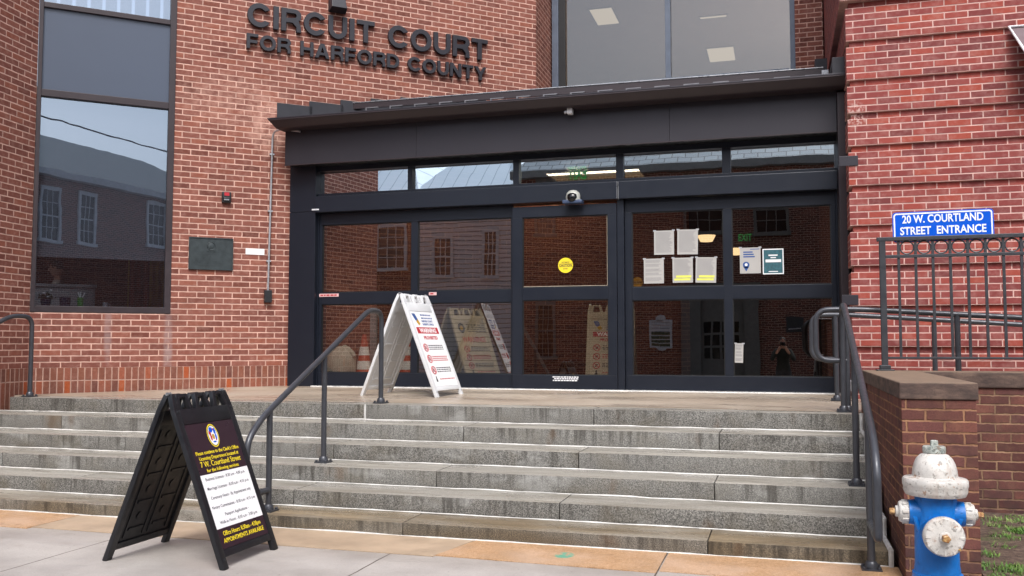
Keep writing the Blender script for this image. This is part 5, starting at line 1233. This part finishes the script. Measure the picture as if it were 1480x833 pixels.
cone(588, D+.55, 'orange traffic cone inside, mostly hidden by the white sandwich board')
q = onY(540, 500, D+.68); t = thing('sign_post', 'pale grey upright post inside left door pane beside cone', 'post', (q.x, q.y, lzD))
MB().box((q.x-.045, q.y-.03, lzD), (q.x+.045, q.y+.03, lzD+1.1)).build('shaft', M['desk'], t); MB().box((q.x-.15, q.y-.15, lzD), (q.x+.15, q.y+.15, lzD+.03)).build('foot', M['boxblk'], t)

# ================================================================== ACROSS THE STREET (behind the viewer, seen only as reflections)
YO = -12.6
def far(x, y): p = onY(x, y, 2*D-YO); return p.x, p.z            # where a point mirrored in the doors really stands
def farB(x, y):                                                   # the same for the slanted window
    q = FBi.to_3x3() @ ray(x, y); e_ = FBi @ EYE; p = e_ + q*((0-e_.y)/q.y); q.y = -q.y
    P_ = FB @ p; d_ = FB.to_3x3() @ q; r_ = P_ + d_*((YO-P_.y)/d_.y); return r_.x, r_.z
def far_window(t, x0, x1, z0, z1, trim, lights=(2, 4)):
    cx = (x0+x1)/2; w_ = MB(); tw = .11; Yf = YO+.05
    w_.box((x0-tw, YO-.1, z0), (x0, Yf, z1)); w_.box((x1, YO-.1, z0), (x1+tw, Yf, z1)); w_.box((x0-tw, YO-.1, z1), (x1+tw, Yf, z1+.16)); w_.box((x0-tw-.06, YO-.1, z0-.14), (x1+tw+.06, Yf+.06, z0))
    zm = (z0+z1)/2; w_.box((x0, YO-.08, zm-.03), (x1, YO+.015, zm+.03))
    for i in range(1, lights[0]+1): x = x0+(x1-x0)*i/(lights[0]+1); w_.box((x-.015, YO-.08, z0), (x+.015, YO+.008, z1))
    for i in range(1, lights[1]): z = z0+(z1-z0)*i/lights[1]; w_.box((x0, YO-.08, z-.015), (x1, YO+.006, z+.015))
    o = w_.build('window', M[trim], t); MB().box((x0, YO-.09, z0), (x1, YO-.02, z1)).build('pane', M['darkpane'], o)
def far_house(name, label, x0, x1, ze, zr_, wallm, roofm, wins, trim, depth=9):
    t = thing(name, label, 'building', ((x0+x1)/2, YO, 0), 0, None)
    holes = sorted(wins)
    MB().box((x0, YO-depth, -.1), (x1, YO-.03, ze)).build('wall', M[wallm], t)
    m = MB(); o_ = .35
    m.add([(x0-o_, YO+o_, ze), (x1+o_, YO+o_, ze), (x1+o_, YO-depth-o_, ze), (x0-o_, YO-depth-o_, ze), (x0+2.8, YO-depth/2, zr_), (x1-2.8, YO-depth/2, zr_)], [(0, 1, 5, 4), (1, 2, 5), (2, 3, 4, 5), (3, 0, 4), (3, 2, 1, 0)])
    m.build('roof', M[roofm], t)
    MB().box((x0-o_, YO-.02, ze-.28), (x1+o_, YO+o_+.02, ze-.005)).build('eave', M[trim], t)
    for w_ in wins: far_window(t, *w_, trim)
    return t
wz = lambda x0, x1, y0, y1: (far(x0, y1)[0], far(x1, y1)[0], far(x0, y1)[1], far(x1, y0)[1])
xl, xr = far(752, 300)[0], 6.9
w1 = wz(992, 1043, 268, 335); w2_ = wz(1094, 1136, 268, 336); w3 = wz(778, 800, 262, 339)
w4 = (w3[0], w3[1], far(790, 515)[1], far(790, 442)[1])
bb = far_house('brick_building', 'brick building with slate roof across the street, mirrored in right doors', xl, xr, far(1100, 231)[1], far(1100, 231)[1]+3.6, 'brick_far', 'slate', [w1, w2_, w3, w4, (4.6, 5.6, w1[2], w1[3])], 'stone_trim')
# doorway with grey pilasters, historic marker and dark plaque
da, db = far(985, 545)[0], far(1098, 545)[0]; zt_d = far(1040, 425)[1]
m = MB(); m.box((da, YO-.02, 0), (da+.75, YO+.14, zt_d)); m.box((db-.55, YO-.02, 0), (db, YO+.14, zt_d)); m.box((da-.1, YO-.02, zt_d), (db+.1, YO+.2, zt_d+.4)); fr = m.build('doorway', M['stone_trim'], bb)
m = MB(); m.box((da+.75, YO-.2, .02), (db-.55, YO-.019, zt_d)); m.build('door', M['stone_trim'], fr)
m = MB()
for i in range(4):
    for j in range(3): x = da+.86+i*.34; m.box((x, YO-.1, .9+j*.5), (x+.26, YO-.012, 1.3+j*.5))
m.build('door_glass', M['darkpane'], fr)
a = far(939, 504); b = far(971, 462); mk = thing('historic_marker', 'white framed green marker board on brick wall across the street', 'marker', ((a[0]+b[0])/2, YO, a[1]))
m = MB(); m.box((a[0], YO-.029, a[1]), (b[0], YO+.03, b[1])); cx = (a[0]+b[0])/2; m.T = Matrix.Translation((cx, YO+.0, b[1]+.04)) @ Matrix.Rotation(R(90), 4, 'X'); m.disc(0, 0, .18, .14, -.03, .03, 20); m.disc(0, b[1]*0-.04-(b[1]-a[1]), .2, .09, -.029, .029, 20); m.build('board', M['trimw'], mk)
m = MB(); dz = (b[1]-a[1])
for k_ in range(4): m.box((a[0]+.08, YO+.031, a[1]+.08+k_*.15), (b[0]-.08, YO+.036, a[1]+.19+k_*.15))
m.build('panel', plain('dark green panel', '1c4a34', .5), mk)
m = MB()
for k_ in range(4): m.box((a[0]+.1, YO+.031, b[1]-.12-k_*.12), (b[0]-.1, YO+.035, b[1]-.07-k_*.12))
m.build('lettering', M['inkgrey'], mk)
a = far(1137, 480); b = far(1161, 459); pl = thing('wall_plaque', 'dark plaque on brick wall across the street by the mirrored person', 'plaque', (a[0], YO, a[1])); MB().box((a[0], YO-.029, a[1]), (b[0], YO+.02, b[1])).build('plate', M['plaque'], pl); MB().box((a[0]+.08, YO+.021, a[1]+.1), (b[0]-.08, YO+.026, a[1]+.14)).build('inscription', M['galv'], pl)
# grey clapboard house with a pale metal roof
w5 = wz(546, 584, 328, 388); w6 = wz(628, 650, 345, 398); w7 = wz(700, 716, 335, 398); w8 = wz(474, 480, 330, 392)
c0, c1 = far(598, 300)[0], far(742, 300)[0]; cz = far(425, 300)[0]
cb = far_house('clapboard_house', 'grey clapboard house with pale metal roof, mirrored in left doors', c0, c1, far(600, 290)[1], far(600, 290)[1]+5.0, 'clap', 'seam', [w6, w7], 'trimw', 12)
far_house('brick_house', 'brick house with white windows and pale metal roof, mirrored in far left door', cz, c0-.02, far(600, 283)[1], far(600, 283)[1]+5.0, 'brick_far', 'seam', [w5, w8], 'trimw', 12)
# brick house with white windows, mirrored in the tall corner window
f1 = [farB(56, 350), farB(88, 277)]; f2 = [farB(112, 354), farB(140, 285)]; f3 = [farB(212, 357), farB(240, 299)]
wb_ = [(min(a[0], b[0])+.1, max(a[0], b[0])-.1, min(a[1], b[1])+.15, max(a[1], b[1])) for a, b in (f1, f2, f3)]
print('corner-window mirror', wb_)
xa_ = min(w_[0] for w_ in wb_)-1.5; xb_ = max(w_[1] for w_ in wb_)+6
ze_ = farB(150, 262)[1]
far_house('brick_house', 'brick house with white windows and grey hip roof, mirrored in corner window', max(xa_, 7.6), xb_, ze_, ze_+2.6, 'brick_far', 'shingle', [w_ for w_ in wb_ if w_[0] > 7.9], 'trimw')
# utility line crossing the mirrored sky
t = thing('power_line', 'black overhead cable across the street, mirrored in corner window', 'cable', (14, -10, 9))
m = MB()
for a_, b_ in ((62, 240), ):
    pa, pb = farB(60, 152), farB(240, 148); pts = [(pa[0]-10+(pb[0]-pa[0]+20)*k_/20, YO+3, 0) for k_ in range(21)]
    s_ = (YO+3-9)/(YO-9); zc_ = 1.46+(pa[1]-1.46)*.86
    m.tube([(p[0], p[1], zc_+.25*((k_-10)/10)**2) for k_, p in enumerate(pts)], .03, 6)
m.build('wire', M['boxblk'], t)
